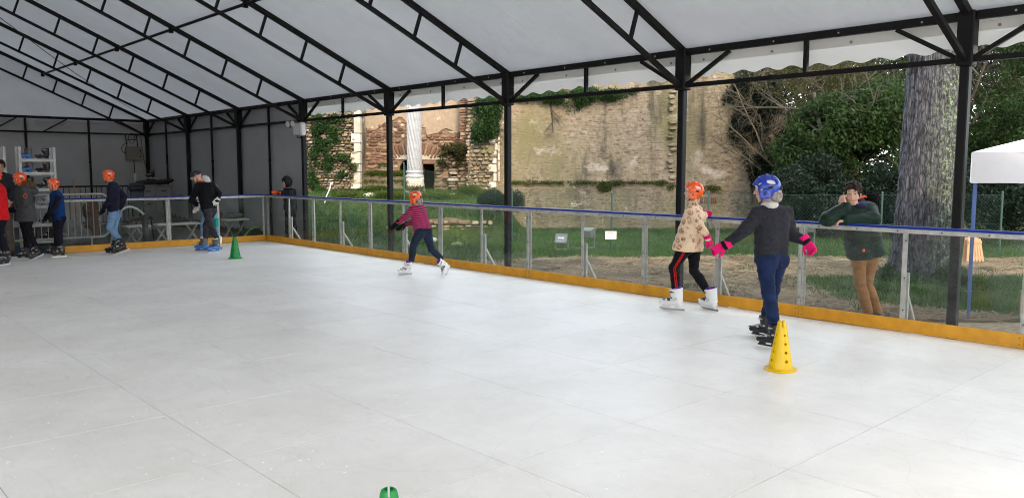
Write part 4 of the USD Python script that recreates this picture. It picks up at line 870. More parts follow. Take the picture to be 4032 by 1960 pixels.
# ------------------------------------------------------------------ a person
def person(label, zoom, d0, J, facing, head=(0.0,), face='skin', top='sweater', top_mat='navy_wool', sleeve_mat=None, trousers='dark_jeans', gloves='black_glove', helmet=None, net=False, hair=False,
           skates=None, shoes=None, size=1.0, hem=0.0, thick=0.012, flare=0.0, extras=None, up=(0, 0, 1), bare=(), curl=0.45, palms=None, head_size=None):
    x0, y0, s0 = zoom
    def W(q, base=0.0):
        px, py = x0 + q[0] / s0, y0 + q[1] / s0
        if len(q) > 2 and q[2] == 'g': return on_floor(px, py, q[3] if len(q) > 3 else 0.0)
        return at_depth(px, py, d0 + (q[2] if len(q) > 2 else 0.0))
    J = dict(J); dd = lambda v: v[2] if len(v) > 2 else 0.0
    for h_, t_, q in (skates['at'] if skates else ()):
        if h_[2] == 'g' and t_[2] == 'g':
            a = J['an' + q]; m_ = depth_of((W(h_) + W(t_)) / 2) - d0; m_ = .7 * m_ + .3 * dd(a); J['an' + q] = (a[0], a[1], m_); k_ = J['kn' + q]; J['kn' + q] = (k_[0], k_[1], .5 * m_ + .5 * dd(J['hip' + q]) + .3 * dd(k_))
    P = {k: W(v) for k, v in J.items()}
    D = lambda v: v[0] * RGT + v[1] * HF + np.array([0, 0, v[2] if len(v) > 2 else 0.0])
    F = D(facing); F /= np.linalg.norm(F)
    feet = (P['anL'] + P['anR']) / 2
    t = thing('person', label, 'person', (feet[0], feet[1], 0.0))
    s = size
    hf = D(head); hf /= np.linalg.norm(hf); u = D(up) if len(up) == 3 else np.array([0, 0, 1.0]); hr = np.cross(hf, u); hr /= np.linalg.norm(hr); hu = np.cross(hr, hf)
    HR = np.stack([hr, hf, hu], 1); hs = head_size or (0.92 * s if s < 1.1 else 1.0)
    H = lambda v: P['head'] + HR @ (np.asarray(v, float) * hs)
    allp = list(P.values())
    # the body: one continuous surface
    f = Field(allp, 0.17, 0.010)
    chest = (P['shL'] + P['shR']) / 2 * 0.75 + P['pelvis'] * 0.25; waist = (P['shL'] + P['shR']) / 2 * 0.3 + P['pelvis'] * 0.7
    f.cone(P['shL'], P['shR'], .048 * s, .048 * s, .03).cone(chest, waist, .092 * s, .080 * s, .04).cone(waist, P['pelvis'], .080 * s, .085 * s, .04).cone(P['hipL'], P['hipR'], .070 * s, .070 * s, .04)
    f.cone((P['shL'] + P['shR']) / 2, P['head'] - hu * 0.05, .048 * s, .040 * s, .02)
    for q in 'LR':
        f.cone(P['sh' + q], P['el' + q], .042 * s, .034 * s, .02).cone(P['el' + q], P['wr' + q], .034 * s, .024 * s, .015).cone(P['wr' + q], P['wr' + q] * .75 + P['ha' + q] * .25, .020 * s, .012 * s, .01)
        f.cone(P['hip' + q], P['kn' + q], .068 * s, .048 * s, .03).cone(P['kn' + q], P['an' + q], .048 * s, .034 * s, .02)
    body_v = f
    f2 = Field([H((-.11, -.12, -.15)), H((.11, .13, .13)), H((.1, -.1, -.15)), H((-.1, .13, .13))], 0.03, 0.005)
    f2.ell(H((0, -.012, .028)), np.array([.076, .094, .086]) * hs, HR, .02).ell(H((0, .022, -.035)), np.array([.058, .068, .078]) * hs, HR, .025).cone(H((-.022, .052, -.095)), H((.022, .052, -.095)), .022 * hs, .022 * hs, .02)
    f2.cone(H((0, .088, .004)), H((0, .104, -.026)), .008 * hs, .012 * hs, .010).cone(H((-.036, .072, .026)), H((.036, .072, .026)), .014 * hs, .014 * hs, .012)
    for sx in (-1, 1):
        f2.ell(H((sx * .037, .055, -.034)), np.array([.026] * 3) * hs, HR, .02).ell(H((sx * .079, -.008, -.006)), np.array([.008, .020, .030]) * hs, HR, .006).ell(H((sx * .032, .090, .006)), np.array([.015, .010, .010]) * hs, HR, .008, sub=True)
    f2.cone(H((-.018, .080, -.058)), H((.018, .080, -.058)), .008 * hs, .008 * hs, .008).cone((P['shL'] + P['shR']) / 2, H((0, -.02, -.05)), .046 * s, .040 * hs, .02)
    b1, b2 = body_v.mesh(), f2.mesh()
    sk = M[face]
    try:
        ua = m3.Manifold(m3.Mesh(b1[0].astype(np.float32), b1[1].astype(np.uint32))) + m3.Manifold(m3.Mesh(b2[0].astype(np.float32), b2[1].astype(np.uint32)))
        bm = ua if ua.num_tri() > 100 else cat([b1, b2])
    except Exception:
        bm = cat([b1, b2])
    part('body', bm, sk, t, smooth=50)
    for sx in (-1, 1):
        e = part('eye', lathe_ball(H((sx * .031, .079, .006)), .0112 * hs), M['eye_white'], t, smooth=True)
        part('iris', lathe_ball(H((sx * .0305 - .001, .0830, .006)), .0082 * hs), M['iris'], e, smooth=True)
    part('mouth', tube([H((-.021, .084, -.057)), H((-.009, .0905, -.0545)), H((0, .092, -.056)), H((.009, .0905, -.0545)), H((.021, .084, -.057))], np.array([.001, .004, .0045, .004, .001]) * hs, 6), M['lip'], t, smooth=True)
    # trousers
    f = Field([P[k] for k in ('pelvis', 'hipL', 'hipR', 'knL', 'knR', 'anL', 'anR')], 0.14, 0.009)
    f.cone(P['hipL'], P['hipR'], .085 * s, .085 * s, .03).cone(P['pelvis'] + (chest - P['pelvis']) * .3, P['pelvis'], .088 * s, .092 * s, .04)
    for q in 'LR':
        bk = P['hip' + q] - F * 0.03 * s
        f.cone(bk, P['hip' + q] * .6 + P['kn' + q] * .4, .084 * s, .072 * s, .03).cone(P['hip' + q], P['kn' + q], .080 * s, .058 * s, .02).cone(P['kn' + q], P['an' + q], .058 * s, .046 * s, .015)
        calf = P['kn' + q] * .6 + P['an' + q] * .4 - F * 0.012; f.cone(calf, P['an' + q], .054 * s, .044 * s, .02)
    m = f.mesh(); m = wobble(m, 0.010 * s, np.array([9, 9, 26]), 3)
    part('trousers', m, M[trousers], t, smooth=True)
    # top
    th = thick
    f = Field([P[k] for k in ('shL', 'shR', 'elL', 'elR', 'wrL', 'wrR', 'pelvis', 'hipL', 'hipR', 'neck')], 0.20, 0.009)
    ax = chest - P['pelvis']; ax /= np.linalg.norm(ax)
    hemp = P['pelvis'] - ax * hem
    f.cone(P['shL'], P['shR'], .055 * s + th, .055 * s + th, .03)
    cen = (P['shL'] + P['shR']) / 2; side = (P['shL'] - P['shR']); hw = (P['hipL'] - P['hipR'])
    for a in (1, -1):
        f.cone(cen + side * .22 * a - ax * .05, hemp + hw * .42 * a - ax * .03, .088 * s + th, .088 * s + th + flare, .04)
        f.cone(cen + side * .15 * a - ax * .06 - F * .015, waist + hw * .25 * a - F * .01, .085 * s + th, .08 * s + th, .04)
    f.cone(cen, P['neck'], .066 * s + th, .050 * s + th * .6, .03)
    hx = -ax * .4 + np.array([0, 0, -.6]); f.cut(hemp - ax * .055, hx); f.cut(P['neck'] + (P['head'] - P['neck']) * .12, (P['head'] - P['neck']) * .5 + np.array([0, 0, .08]))
    if sleeve_mat is None:
        for q in 'LR':
            f.cone(P['sh' + q], P['el' + q], .052 * s + th, .043 * s + th, .02).cone(P['el' + q], P['wr' + q], .043 * s + th, .033 * s + th * .7, .012)
    m = f.mesh(); m = wobble(m, 0.011 * s if top != 'parka' else 0.014 * s, np.array([8, 8, 22]), 7)
    part({'sweater': 'sweater', 'parka': 'parka', 'jacket': 'jacket', 'vest': 'vest'}[top], m, M[top_mat], t, smooth=True)
    if sleeve_mat:
        for q in 'LR':
            f = Field([P['sh' + q], P['el' + q], P['wr' + q]], 0.09, 0.008)
            f.cone(P['sh' + q], P['el' + q], .050 * s + th, .043 * s + th, .02).cone(P['el' + q], P['wr' + q], .043 * s + th, .033 * s + th * .7, .012)
            part('sleeve', wobble(f.mesh(), 0.008, np.array([10, 10, 25]), 2), M[sleeve_mat], t, smooth=True)
    # hands
    for q in 'LR':
        pl = (palms or {}).get(q)
        pl = D(pl) if pl else -np.cross(P['ha' + q] - P['wr' + q], np.array([0, 0, 1.0])) * (1 if q == 'L' else -1) + 1e-3 * F
        if q in bare:
            part('hand', hand_at(P['wr' + q], P['ha' + q], pl, q == 'L', s * .9, curl), sk, t, smooth=True)
        elif gloves:
            g = part('glove', hand_at(P['wr' + q], P['ha' + q], pl, q == 'L', s * 1.06, curl), M[gloves], t, smooth=True)
            d = (P['ha' + q] - P['wr' + q]); d /= np.linalg.norm(d)
            part('glove_cuff', tube([P['wr' + q] - d * .05, P['wr' + q] - d * .01, P['wr' + q] + d * .025], np.array([.043, .040, .034]) * s + th * .4, 12), M[gloves], g, smooth=40)
    # helmet, net or hair
    X = lambda m: (arr(m)[0] * hs @ HR.T + P['head'], arr(m)[1])
    if helmet:
        plain = helmet == 'helmet_black'
        h = part('helmet', X(HELM_PLAIN if plain else HELM), M[helmet], t, smooth=40)
        for sx in (-1, 1):
            part('chin_strap', tube([H((sx * .088, .0, -.05)), H((sx * .072, .028, -.095)), H((sx * .03, .052, -.128)), H((0, .056, -.132))], .007 * hs, 6), M['strap'], h)
        if not plain:
            part('rear_dial', cat([bevbox(H((0, -.137, .0)), np.array([.05, .03, .035]) * hs, .006, HR), bevbox(H((-.098, -.062, .015)), np.array([.024, .05, .022]) * hs, .005, HR), bevbox(H((.098, -.062, .015)), np.array([.024, .05, .022]) * hs, .005, HR)]), M['strap'], h)
            f = Field([H((0, 0, 0))], 0.14, 0.006); f.ell(H((0, -.008, .014)), np.array([.091, .113, .104]) * hs, HR); f.ell(H((0, .10, -.045)), np.array([.12, .085, .088]) * hs, HR, .006, sub=True); f.cut(H((0, 0, -.045)), -hu + hf * .1)
            part('head_cap', f.mesh(), M['white_cap'], t, smooth=True)
        else:
            part('visor', X((lambda a: cat([(a[0] * [.112, .132, 1] + [0, 0, 0], a[1])]))(grid(np.array([[[math.sin(q) * (1 + k * .12), math.cos(q) * (1 + k * .12) - 0.06, .020 - k * .03] for q in np.linspace(-1.0, 1.0, 16)] for k in (0, .5, 1)])))), M['clear_visor'], h, smooth=True)
    if net:
        f = Field([H((0, -.1, -.06))], 0.14, 0.006); f.ell(H((0, -.085, -.045)), np.array([.072, .060, .062]) * hs, HR).ell(H((0, -.10, -.085)), np.array([.055, .045, .05]) * hs, HR, .03)
        part('hair_net', wobble(f.mesh(), .006, 40, 5), M['net'], t, smooth=True)
    if hair:
        f = Field([H((0, 0, .03))], 0.17, 0.005); f.ell(H((0, -.016, .038)), np.array([.090, .108, .096]) * hs, HR)
        f.ell(H((0, .095, -.02)), np.array([.066, .07, .078]) * hs, HR, .012, sub=True); f.cut(H((0, 0, -.055)), -hu + hf * .9)
        v, fc = f.mesh(); tm = trimesh.Trimesh(v, fc, process=False); n = np.asarray(tm.vertex_normals)
        lump = (meshkit.noise(v * 38, 3) - .45) * .030 + (meshkit.noise(v * 85, 4) - .5) * .014
        part('hair', (v + n * lump[:, None], fc), M['hair_brown'], t, smooth=True)
        for sx in (-1, 1):
            part('eyebrow', tube([H((sx * .016, .0885, .030)), H((sx * .032, .086, .031)), H((sx * .048, .076, .024))], np.array([.0025, .0042, .002]) * hs, 6), M['hair_brown'], t)
    # feet
    if skates:
        for (h_, t_, q), sch in zip(skates['at'], skates['scheme']):
            add_skate(t, W(h_), W(t_), P['an' + q], sch)
    if shoes:
        for q in 'LR':
            a = P['an' + q]; d = D(shoes[1]); d /= np.linalg.norm(d); fl = np.array([a[0], a[1], max(shoes[2], a[2] - 0.11 * s)])
            f = Field([fl - d * .1, fl + d * .2, a], 0.08, 0.006); f.cone(fl - d * .04 * s + [0, 0, .05], fl + d * .12 * s + [0, 0, .038], .045 * s, .038 * s, .02).cone(a, fl + [0, 0, .05], .042 * s, .045 * s, .02); f.cut(fl, (0, 0, -1))
            part('shoe', f.mesh(), M[shoes[0]], t, smooth=True)
    if extras: extras(t, P, H, F, s, D, W)
    lens = {k: np.linalg.norm(P[a] - P[b]) for k, (a, b) in dict(uaL=('shL', 'elL'), faL=('elL', 'wrL'), uaR=('shR', 'elR'), faR=('elR', 'wrR'), thL=('hipL', 'knL'), thR=('hipR', 'knR'), shL=('knL', 'anL'), shR=('knR', 'anR'), sh=('shL', 'shR'), tor=('neck', 'pelvis'), hd=('neck', 'head')).items()}
    if DEBUG: print(label[:30], {k: round(float(v), 2) for k, v in lens.items()}, 'feet', np.round(feet, 2), 'top', round(float(P['head'][2] + .15), 2))
    return t
def lathe_ball(c, r):
    m = trimesh.creation.icosphere(2, r); return np.asarray(m.vertices) + c, np.asarray(m.faces)
DEBUG = False

# ================================================================== training cones on the floor
def cone_mesh():
    H_, n = 0.41, 48
    prof = [(0.1, 0.0), (.128, 0.0), (.132, .004), (.132, .010), (.126, .014), (.105, .016), (.098, .024), (.034, .395), (.030, .405), (.022, .41), (.018, .408), (.026, .392), (.090, .024), (.092, .004), (.1, 0.0)]
    v, f = lathe(prof, n); tm = trimesh.Trimesh(v, f); tm.merge_vertices(); tm.fix_normals()
    m = m3.Manifold(m3.Mesh(np.asarray(tm.vertices, np.float32), np.asarray(tm.faces, np.uint32)))
    hole = lambda z, a, r: m3.Manifold.cylinder(0.16, r, r, 20).rotate([0, 90, 0]).translate([0.005, 0, 0]).rotate([0, 0, a]).translate([0, 0, z])
    for a in range(0, 360, 90):
        for z, r in ((.085, .0135), (.155, .0125), (.225, .0115), (.295, .0105)):
            m -= hole(z, a + 20, r)
    m -= m3.Manifold.cube([.009, .12, .075], True).translate([0, 0, .395])
    return m
CONE = cone_mesh()
for nm, mat in (('yellow', (0.86, 0.60, 0.0)), ('green', (0.010, 0.29, 0.062))): M['cone_' + nm] = usdkit.material(stage, L + 'cone_' + nm, {'p': ('principled_bsdf', {'base_color': mat, 'roughness': .33}), 't': ('translucent_bsdf', {'color': mat}), 'm': ('mix_closure', {'fac': .3})}, [('p.BSDF', 'm.closure1'), ('t.BSDF', 'm.closure2')], surface='m.closure')
for mt, p, rz, lb in (('cone_yellow', on_floor(1963 * Q, 929 * Q), 132, 'yellow perforated plastic training cone behind the blue-helmeted child\'s skates'),
                      ('cone_green', on_floor(592 * Q, 650 * Q), 20, 'green perforated plastic training cone standing far across the rink'),
                      ('cone_green', np.array([at_axis(978 * Q, 1228 * Q, 2, .41)[0], at_axis(978 * Q, 1228 * Q, 2, .41)[1], 0]), -33, 'green cone top cut by the bottom edge, nearest the viewer')):
    t = thing('training_cone', lb, 'cone', (p[0], p[1], 0.0005))
    v, f = arr(CONE); a = math.radians(rz); R = np.array([[math.cos(a), -math.sin(a), 0], [math.sin(a), math.cos(a), 0], [0, 0, 1]])
    low = part('cone_body', (v @ R.T, f), M[mt], t, smooth=35, local=True)

# ================================================================== behind the back barrier
M['white_metal'] = look('white_metal', (0.55, 0.55, 0.56), 0.45, var=0.2, scale=8); M['grey_metal'] = look('grey_cabinet', (0.20, 0.20, 0.20), 0.5, var=0.15, scale=5)
M['olive_box'] = look('olive_box', (0.17, 0.165, 0.13), 0.5, var=0.15, scale=9); M['white_plastic'] = look('white_plastic', (0.62, 0.62, 0.60), 0.45, var=0.1); M['dark_plastic'] = look('dark_plastic', (0.012, 0.016, 0.026), 0.5)
M['dark_stuff'] = look('dark_fabric', (0.014, 0.014, 0.016), 0.8, var=0.4, bump=0.006, bscale=20); M['grey_stuff'] = look('grey_fabric', (0.16, 0.155, 0.15), 0.85, var=0.4, scale=14, bump=0.006, bscale=20); M['brown_stuff'] = look('brown_fabric', (0.13, 0.06, 0.035), 0.85, var=0.4)
M['green_mat'] = look('green_mat', (0.012, 0.12, 0.045), 0.9, var=0.3); M['blue_mat'] = look('blue_mat', (0.012, 0.02, 0.075), 0.9, var=0.4); M['lime'] = look('lime_strap', (0.10, 0.55, 0.02), 0.6); M['wood'] = look('raw_wood', (0.42, 0.22, 0.11), 0.7, var=0.35, scale=5, stretch=(8, 8, 1))
# floor mats in the entrance
solo('floor_mat', bevbox((3.0, 19.0, -0.018), (2.3, 2.5, 0.02), .004), M['blue_mat'], 'dark blue floor mat lying in the entrance gap of the rink', 'mat')
solo('floor_mat', bevbox((3.6, 21.2, -0.030), (3.6, 1.6, 0.02), .004), M['green_mat'], 'green floor mat lying behind the crowd barrier', 'mat')
# crowd barriers
def crowd_barrier(x0, x1, y, ztop, label, mat):
    t = thing('crowd_barrier', label, 'crowd barrier', ((x0 + x1) / 2, y, -.05), 'steel crowd barriers behind the rink')
    zb, r = ztop - .92, .14; c = []
    for cx, cz, a0 in ((x1 - r, ztop - r, 90), (x1 - r, zb + r, 0), (x0 + r, zb + r, -90), (x0 + r, ztop - r, -180)):
        for k in range(7): a = math.radians(a0 - 15 * k); c.append((cx + r * math.cos(a), y, cz + r * math.sin(a)))
    c.append(c[0])
    part('frame', tube(c, .021, 8), mat, t, smooth=True)
    for x in np.arange(x0 + .14, x1 - .1, .125): part('bar', tube([(x, y, zb + .02), (x, y, ztop - .02)], .0085, 6), mat, t)
    for x in (x0 + .35, x1 - .35): part('foot', cat([bar((x, y - .28, -.035), (x, y + .28, -.035), .035, .03), bar((x, y, -.03), (x, y, zb + .02), .03)]), mat, t)
crowd_barrier(3.05, 5.36, 18.85, 1.125, 'near crowd barrier with a rounded pale top rail behind the blue-fleece child', M['galv'])
crowd_barrier(5.05, 7.1, 22.2, 1.225, 'far dark crowd barrier in front of the back wall of the marquee', M['black_steel'])
# racks with skates
def loose_skate(pos, rz, mats, label, tilt=0.0, nm='rental_skate'):
    t = thing(nm, label, 'ice skate', pos, 'rental skates on the racks')
    b, c, fr, bl, bk, ln_ = (M[q] for q in SCHEME[mats]); a = math.radians(rz); ct, st = math.cos(tilt), math.sin(tilt)
    R = np.array([[math.cos(a), -math.sin(a), 0], [math.sin(a), math.cos(a), 0], [0, 0, 1]]) @ np.array([[1, 0, 0], [0, ct, -st], [0, st, ct]])
    X = lambda m: ((arr(m)[0] * .95) @ R.T, arr(m)[1])
    part('boot', X(SK['boot']), b, t, smooth=True, local=True); part('cuff', X(SK['cuff']), c, t, smooth=True, local=True); part('blade_holder', X(SK['frame']), fr, t, smooth=40, local=True); part('blade', X(SK['blade']), bl, t, local=True)
    for m in SK['buckle']: part('buckle', X(m), bk, t, local=True)
    return t
def rack(x0, x1, y, label, shelves):
    t = thing('skate_rack', label, 'rack', ((x0 + x1) / 2, y, -.05))
    for x in (x0, x1):
        for yy in (y - .14, y + .16): part('upright', bevbox((x, yy, 1.04), (.055, .05, 2.16), .004), M['white_metal'], t)
    for z in shelves: part('shelf', cat([bevbox(((x0 + x1) / 2, y + .01, z), (x1 - x0 - .06, .36, .025), .003), bevbox(((x0 + x1) / 2, y - .172, z), (x1 - x0 + .05, .02, .062), .003)]), M['white_metal'], t)
    return t
SH = (0.12, 0.47, 0.86, 1.22, 1.56, 1.84)
rack(3.86, 4.50, 19.55, 'white metal rack of rental skates behind the two queueing children', SH)
rack(2.95, 3.62, 19.75, 'white metal rack holding dark skates behind the adult in the jumper', SH)
order = {0: 'bottom shelf', 1: 'second shelf', 2: 'third shelf', 3: 'fourth shelf', 4: 'fifth shelf', 5: 'top shelf'}
names = {'black': 'black', 'blue': 'blue', 'pale': 'beige and white'}
for i, z in enumerate(SH):
    for x, mats, rz, sd in ((4.0, 'blue' if i >= 4 else 'black', 95, 'left'), (4.32, 'black' if i != 2 else 'pale', 70 + 20 * (i % 2), 'right')):
        loose_skate((x, 19.5, z + .014), rz, mats, '%s skate at the %s of the %s of the right-hand skate rack' % (names[mats], sd, order[i]), tilt=0.0)
for i, z in enumerate(SH[3:], 3):
    for x, sd in ((3.12, 'left'), (3.42, 'right')): loose_skate((x, 19.7, z + .014), 80 + 8 * i, 'black', 'black skate at the %s of the %s of the left-hand skate rack' % (sd, order[i]))
t = thing('broom', 'broom with a wooden handle standing behind the crowd barrier', 'broom', (5.07, 20.0, -.05))
part('handle', tube([(5.07, 20.0, .02), (5.0, 20.0, 1.44)], .014, 8), M['wood'], t, smooth=True); part('brush', bevbox((5.07, 20.0, .0), (.32, .07, .09), .01), M['dark_stuff'], t)
# filing cabinet with things heaped on it
t = thing('steel_cabinet', 'low grey steel cabinet in the corner with black clothing heaped on it', 'cabinet', (8.13, 24.3, -.05))
part('carcass', bevbox((8.13, 24.3, .56), (.88, .52, 1.22), .01), M['grey_metal'], t); part('top', bevbox((8.13, 24.3, 1.195), (.94, .58, .03), .006), M['grey_metal'], t)
for i in range(2):
    for z in (.25, .62, .98):
        dr = part('drawer', bevbox((7.91 + .44 * i, 24.03, z), (.41, .03, .33), .006), M['grey_metal'], t); part('handle', bevbox((7.91 + .44 * i, 24.01, z + .05), (.14, .03, .025), .006), M['black_steel'], dr)
def heap(pts, label, name, c, mat, h=.012, seed=1, group=None):
    P0 = np.array([p[:3] for p in pts]); f = Field(P0, max(p[3] for p in pts) + .08, h)
    for p in pts: f.ell(p[:3], (p[3] * 1.3, p[3], p[3] * p[4]), k=.05)
    return solo(name, wobble(f.mesh(), .03, 9, seed), mat, label, c, group, smooth=True)
heap([(7.85, 24.2, 1.26, .16, .5), (8.15, 24.2, 1.28, .17, .5), (8.45, 24.2, 1.30, .14, .5), (8.62, 24.2, 1.34, .08, .6)], 'black coat lying across the top of the grey cabinet', 'folded_coat', 'coat', M['dark_stuff'])
loose_skate((8.06, 24.15, 1.39), 100, 'black', 'single black skate on the coat on top of the cabinet')
t = thing('chair', 'chair with a dark rounded back in front of the cabinet', 'chair', (6.66, 21.0, -.05))
f = Field([(6.45, 21, .7), (6.87, 21.1, 1.3)], .06, .01); f.box((6.66, 21.0, 1.02), (.165, .03, .30), r=.03, k=.01).cone((6.53, 21.0, 1.2), (6.79, 21.0, 1.2), .07, .07, .05)
part('backrest', f.mesh(), M['dark_plastic'], t, smooth=True); part('seat', bevbox((6.66, 20.76, .45), (.42, .42, .06), .02), M['dark_plastic'], t)
for a in (-1, 1):
    for b in (-1, 1): part('leg', tube([(6.66 + a * .17, 20.76 + b * .17, .43), (6.66 + a * .2, 20.76 + b * .2, -.05)], .014, 6), M['black_steel'], t)
    part('back_support', tube([(6.66 + a * .14, 20.95, .45), (6.66 + a * .13, 21.0, .8)], .014, 6), M['black_steel'], t)
# white benches
def bench(x0, x1, y, z, label):
    t = thing('bench', label, 'bench', ((x0 + x1) / 2, y, -.05), 'low white benches behind the back barrier')
    part('seat', bevbox(((x0 + x1) / 2, y, z), (x1 - x0, .34, .045), .01), M['white_plastic'], t)
    for x in (x0 + .14, x1 - .14):
        part('leg', bar((x - .16, y, -.05), (x + .12, y, z - .02), .04), M['galv_dark'], t); part('leg', bar((x + .16, y + .05, -.05), (x - .12, y + .05, z - .02), .04), M['galv_dark'], t)
bench(6.42, 7.40, 19.1, .39, 'low white bench seen through the glass behind the two back barrier panels\' seam')
bench(5.75, 6.28, 19.1, .38, 'short low white bench seen through the glass right of the light blue jeans')
bench(8.02, 8.60, 19.1, .43, 'short low white bench by the corner with clothes piled on it')
heap([(8.2, 19.15, .50, .10, .6), (8.38, 19.15, .53, .11, .7), (8.3, 19.2, .58, .09, .6)], 'grey clothes piled on the bench near the corner', 'clothes_pile', 'clothes', M['grey_stuff'], seed=4)
heap([(7.95, 19.5, .72, .13, 1.2), (7.98, 19.5, .5, .15, 1.3)], 'brown jacket hanging beside the piled bench', 'jacket', 'jacket', M['brown_stuff'], seed=6)
t = solo('sports_bag', wobble(bevbox((8.58, 18.75, .09), (.55, .28, .26), .09), .03, 7, 2), M['dark_stuff'], 'black bag with a lime strap on the floor by the rink corner', 'bag', smooth=True)
part('strap', tube([(8.30, 18.6, .05), (8.42, 18.58, .19), (8.6, 18.6, .27), (8.72, 18.6, .24), (8.8, 18.62, .12)], .017, 6), M['lime'], t, smooth=True)
t = thing('skating_aid', 'white arched skating aid standing behind the back barrier', 'skating aid', (5.85, 18.75, -.05))
a = np.linspace(0, 1, 14); part('arched_handle', tube(np.stack([5.52 + .58 * a, np.full(14, 18.75), .60 + .23 * np.sin(np.pi * (a * .85 + .12)) ** 1.0], 1), .026, 8), M['white_plastic'], t, smooth=True)
for yy in (18.6, 18.92): part('runner', bevbox((5.82, yy, -.02), (.75, .05, .06), .01), M['white_plastic'], t)
for x, z in ((5.53, .62), (6.09, .66)): part('upright', bar((x, 18.76, -.0), (x, 18.76, z), .07, .2), M['dark_plastic'], t)
for i, (x, c) in enumerate(((7.32, 'near the middle of the back barrier'), (7.72, 'left of the black-helmeted skater'))):
    f = Field([(x, 19.9, .95)], .2, .008); f.ell((x, 19.9, .90), (.15, .17, .14)); f.cut((x, 19.9, .92), (0, 0, -1))
    solo('spare_helmet', f.mesh(), M['helmet_black'], 'dark spare helmet on the shelf ' + c, 'helmet', 'spare helmets', smooth=True)
t = thing('shelf_table', 'dark table carrying spare helmets behind the back barrier', 'table', (7.5, 19.95, -.05))
part('table_top', bevbox((7.5, 19.95, .90), (1.1, .45, .03), .006), M['dark_plastic'], t)
for a in (-1, 1):
    for b in (-1, 1): part('leg', bar((7.5 + a * .5, 19.95 + b * .18, -.05), (7.5 + a * .5, 19.95 + b * .18, .885), .035), M['black_steel'], t)
heap([(4.75, 19.6, .12, .20, .9), (5.0, 19.7, .15, .22, 1.0), (4.85, 19.7, .38, .17, .9)], 'pale bags heaped behind the glass beside the entrance', 'bag_heap', 'bags', M['grey_stuff'], seed=9)
heap([(5.35, 20.0, .3, .14, 1.9), (5.35, 20.0, .72, .15, 1.6)], 'reddish brown coat hanging behind the crowd barrier', 'hanging_coat', 'coat', M['brown_stuff'], seed=12)
# electrical box and cables by the corner
t = thing('electrical_box', 'olive grey electrical box hung from the frame in the far corner', 'electrical box', (8.53, YT - .12, 1.93))
part('cabinet', bevbox((8.53, YT - .13, 2.145), (.44, .18, .43), .01), M['olive_box'], t); part('door', bevbox((8.53, YT - .228, 2.145), (.40, .014, .39), .005), M['olive_box'], t)
for z in (2.05, 2.24): part('latch', bevbox((8.71, YT - .24, z), (.05, .02, .03), .004), M['black_steel'], t)
part('hanger', cat([bar((8.36, YT - .1, 2.36), (8.33, YT - .08, 2.75), .022), bar((8.68, YT - .1, 2.36), (8.66, YT - .08, 2.75), .022), bar((8.35, YT - .1, 2.58), (8.67, YT - .1, 2.58), .02)]), M['black_steel'], t)
a = np.linspace(0, 2 * math.pi, 26)
for i, (pts, r) in enumerate(((np.stack([8.5 + .09 * np.cos(a), np.full(26, YT - .12), 2.62 + .16 * np.sin(a)], 1), .009), ([(8.34, YT - .15, 2.16), (8.22, YT - .15, 2.18), (8.17, YT - .15, 2.30), (8.24, YT - .15, 2.42), (8.38, YT - .13, 2.48)], .011),
                              ([(8.72, YT - .15, 2.2), (8.82, YT - .15, 2.1), (8.86, YT - .12, 1.85), (8.9, YT - .12, 1.72)], .01), ([(8.78, YT - .12, 2.7), (8.82, YT - .12, 2.2), (8.86, YT - .12, 1.85)], .008), ([(8.53, YT - .15, 1.94), (8.54, YT - .15, 1.5)], .011))):
    part('cable', tube(pts, r, 6), M['strap'], t, smooth=True)
part('plug', cat([tube([(8.54, YT - .15, 1.52), (8.545, YT - .15, 1.40)], [.035, .05], 10), tube([(8.545, YT - .15, 1.40), (8.547, YT - .15, 1.28)], [.045, .025], 10)]), M['white_plastic'], t, smooth=40)
# twin emergency lamp at the end of the side curtain
t = thing('emergency_lamp', 'white twin-headed emergency lamp fixed to a black post at the curtain end', 'lamp', (8.86, 16.84, 2.42))
part('housing', bevbox((8.86, 16.80, 2.55), (.12, .34, .26), .02), M['white_plastic'], t); part('end_cap', bevbox((8.86, 16.64, 2.55), (.135, .12, .30), .03), M['white_metal'], t)
for y in (16.98, 17.22):
    h_ = part('lamp_head', tube([(8.90, y, 2.68), (8.80, y - .02, 2.67)], [.07, .085], 14), M['grey_metal'], t, smooth=30); part('lens', tube([(8.798, y - .02, 2.67), (8.785, y - .022, 2.668)], [.072, .06], 14), M['white_plastic'], h_)
part('cable', tube([(8.86, 16.9, 2.43), (8.86, 16.86, 2.36), (8.86, 16.75, 2.35), (8.86, 16.7, 2.42)], .012, 6), M['strap'], t)

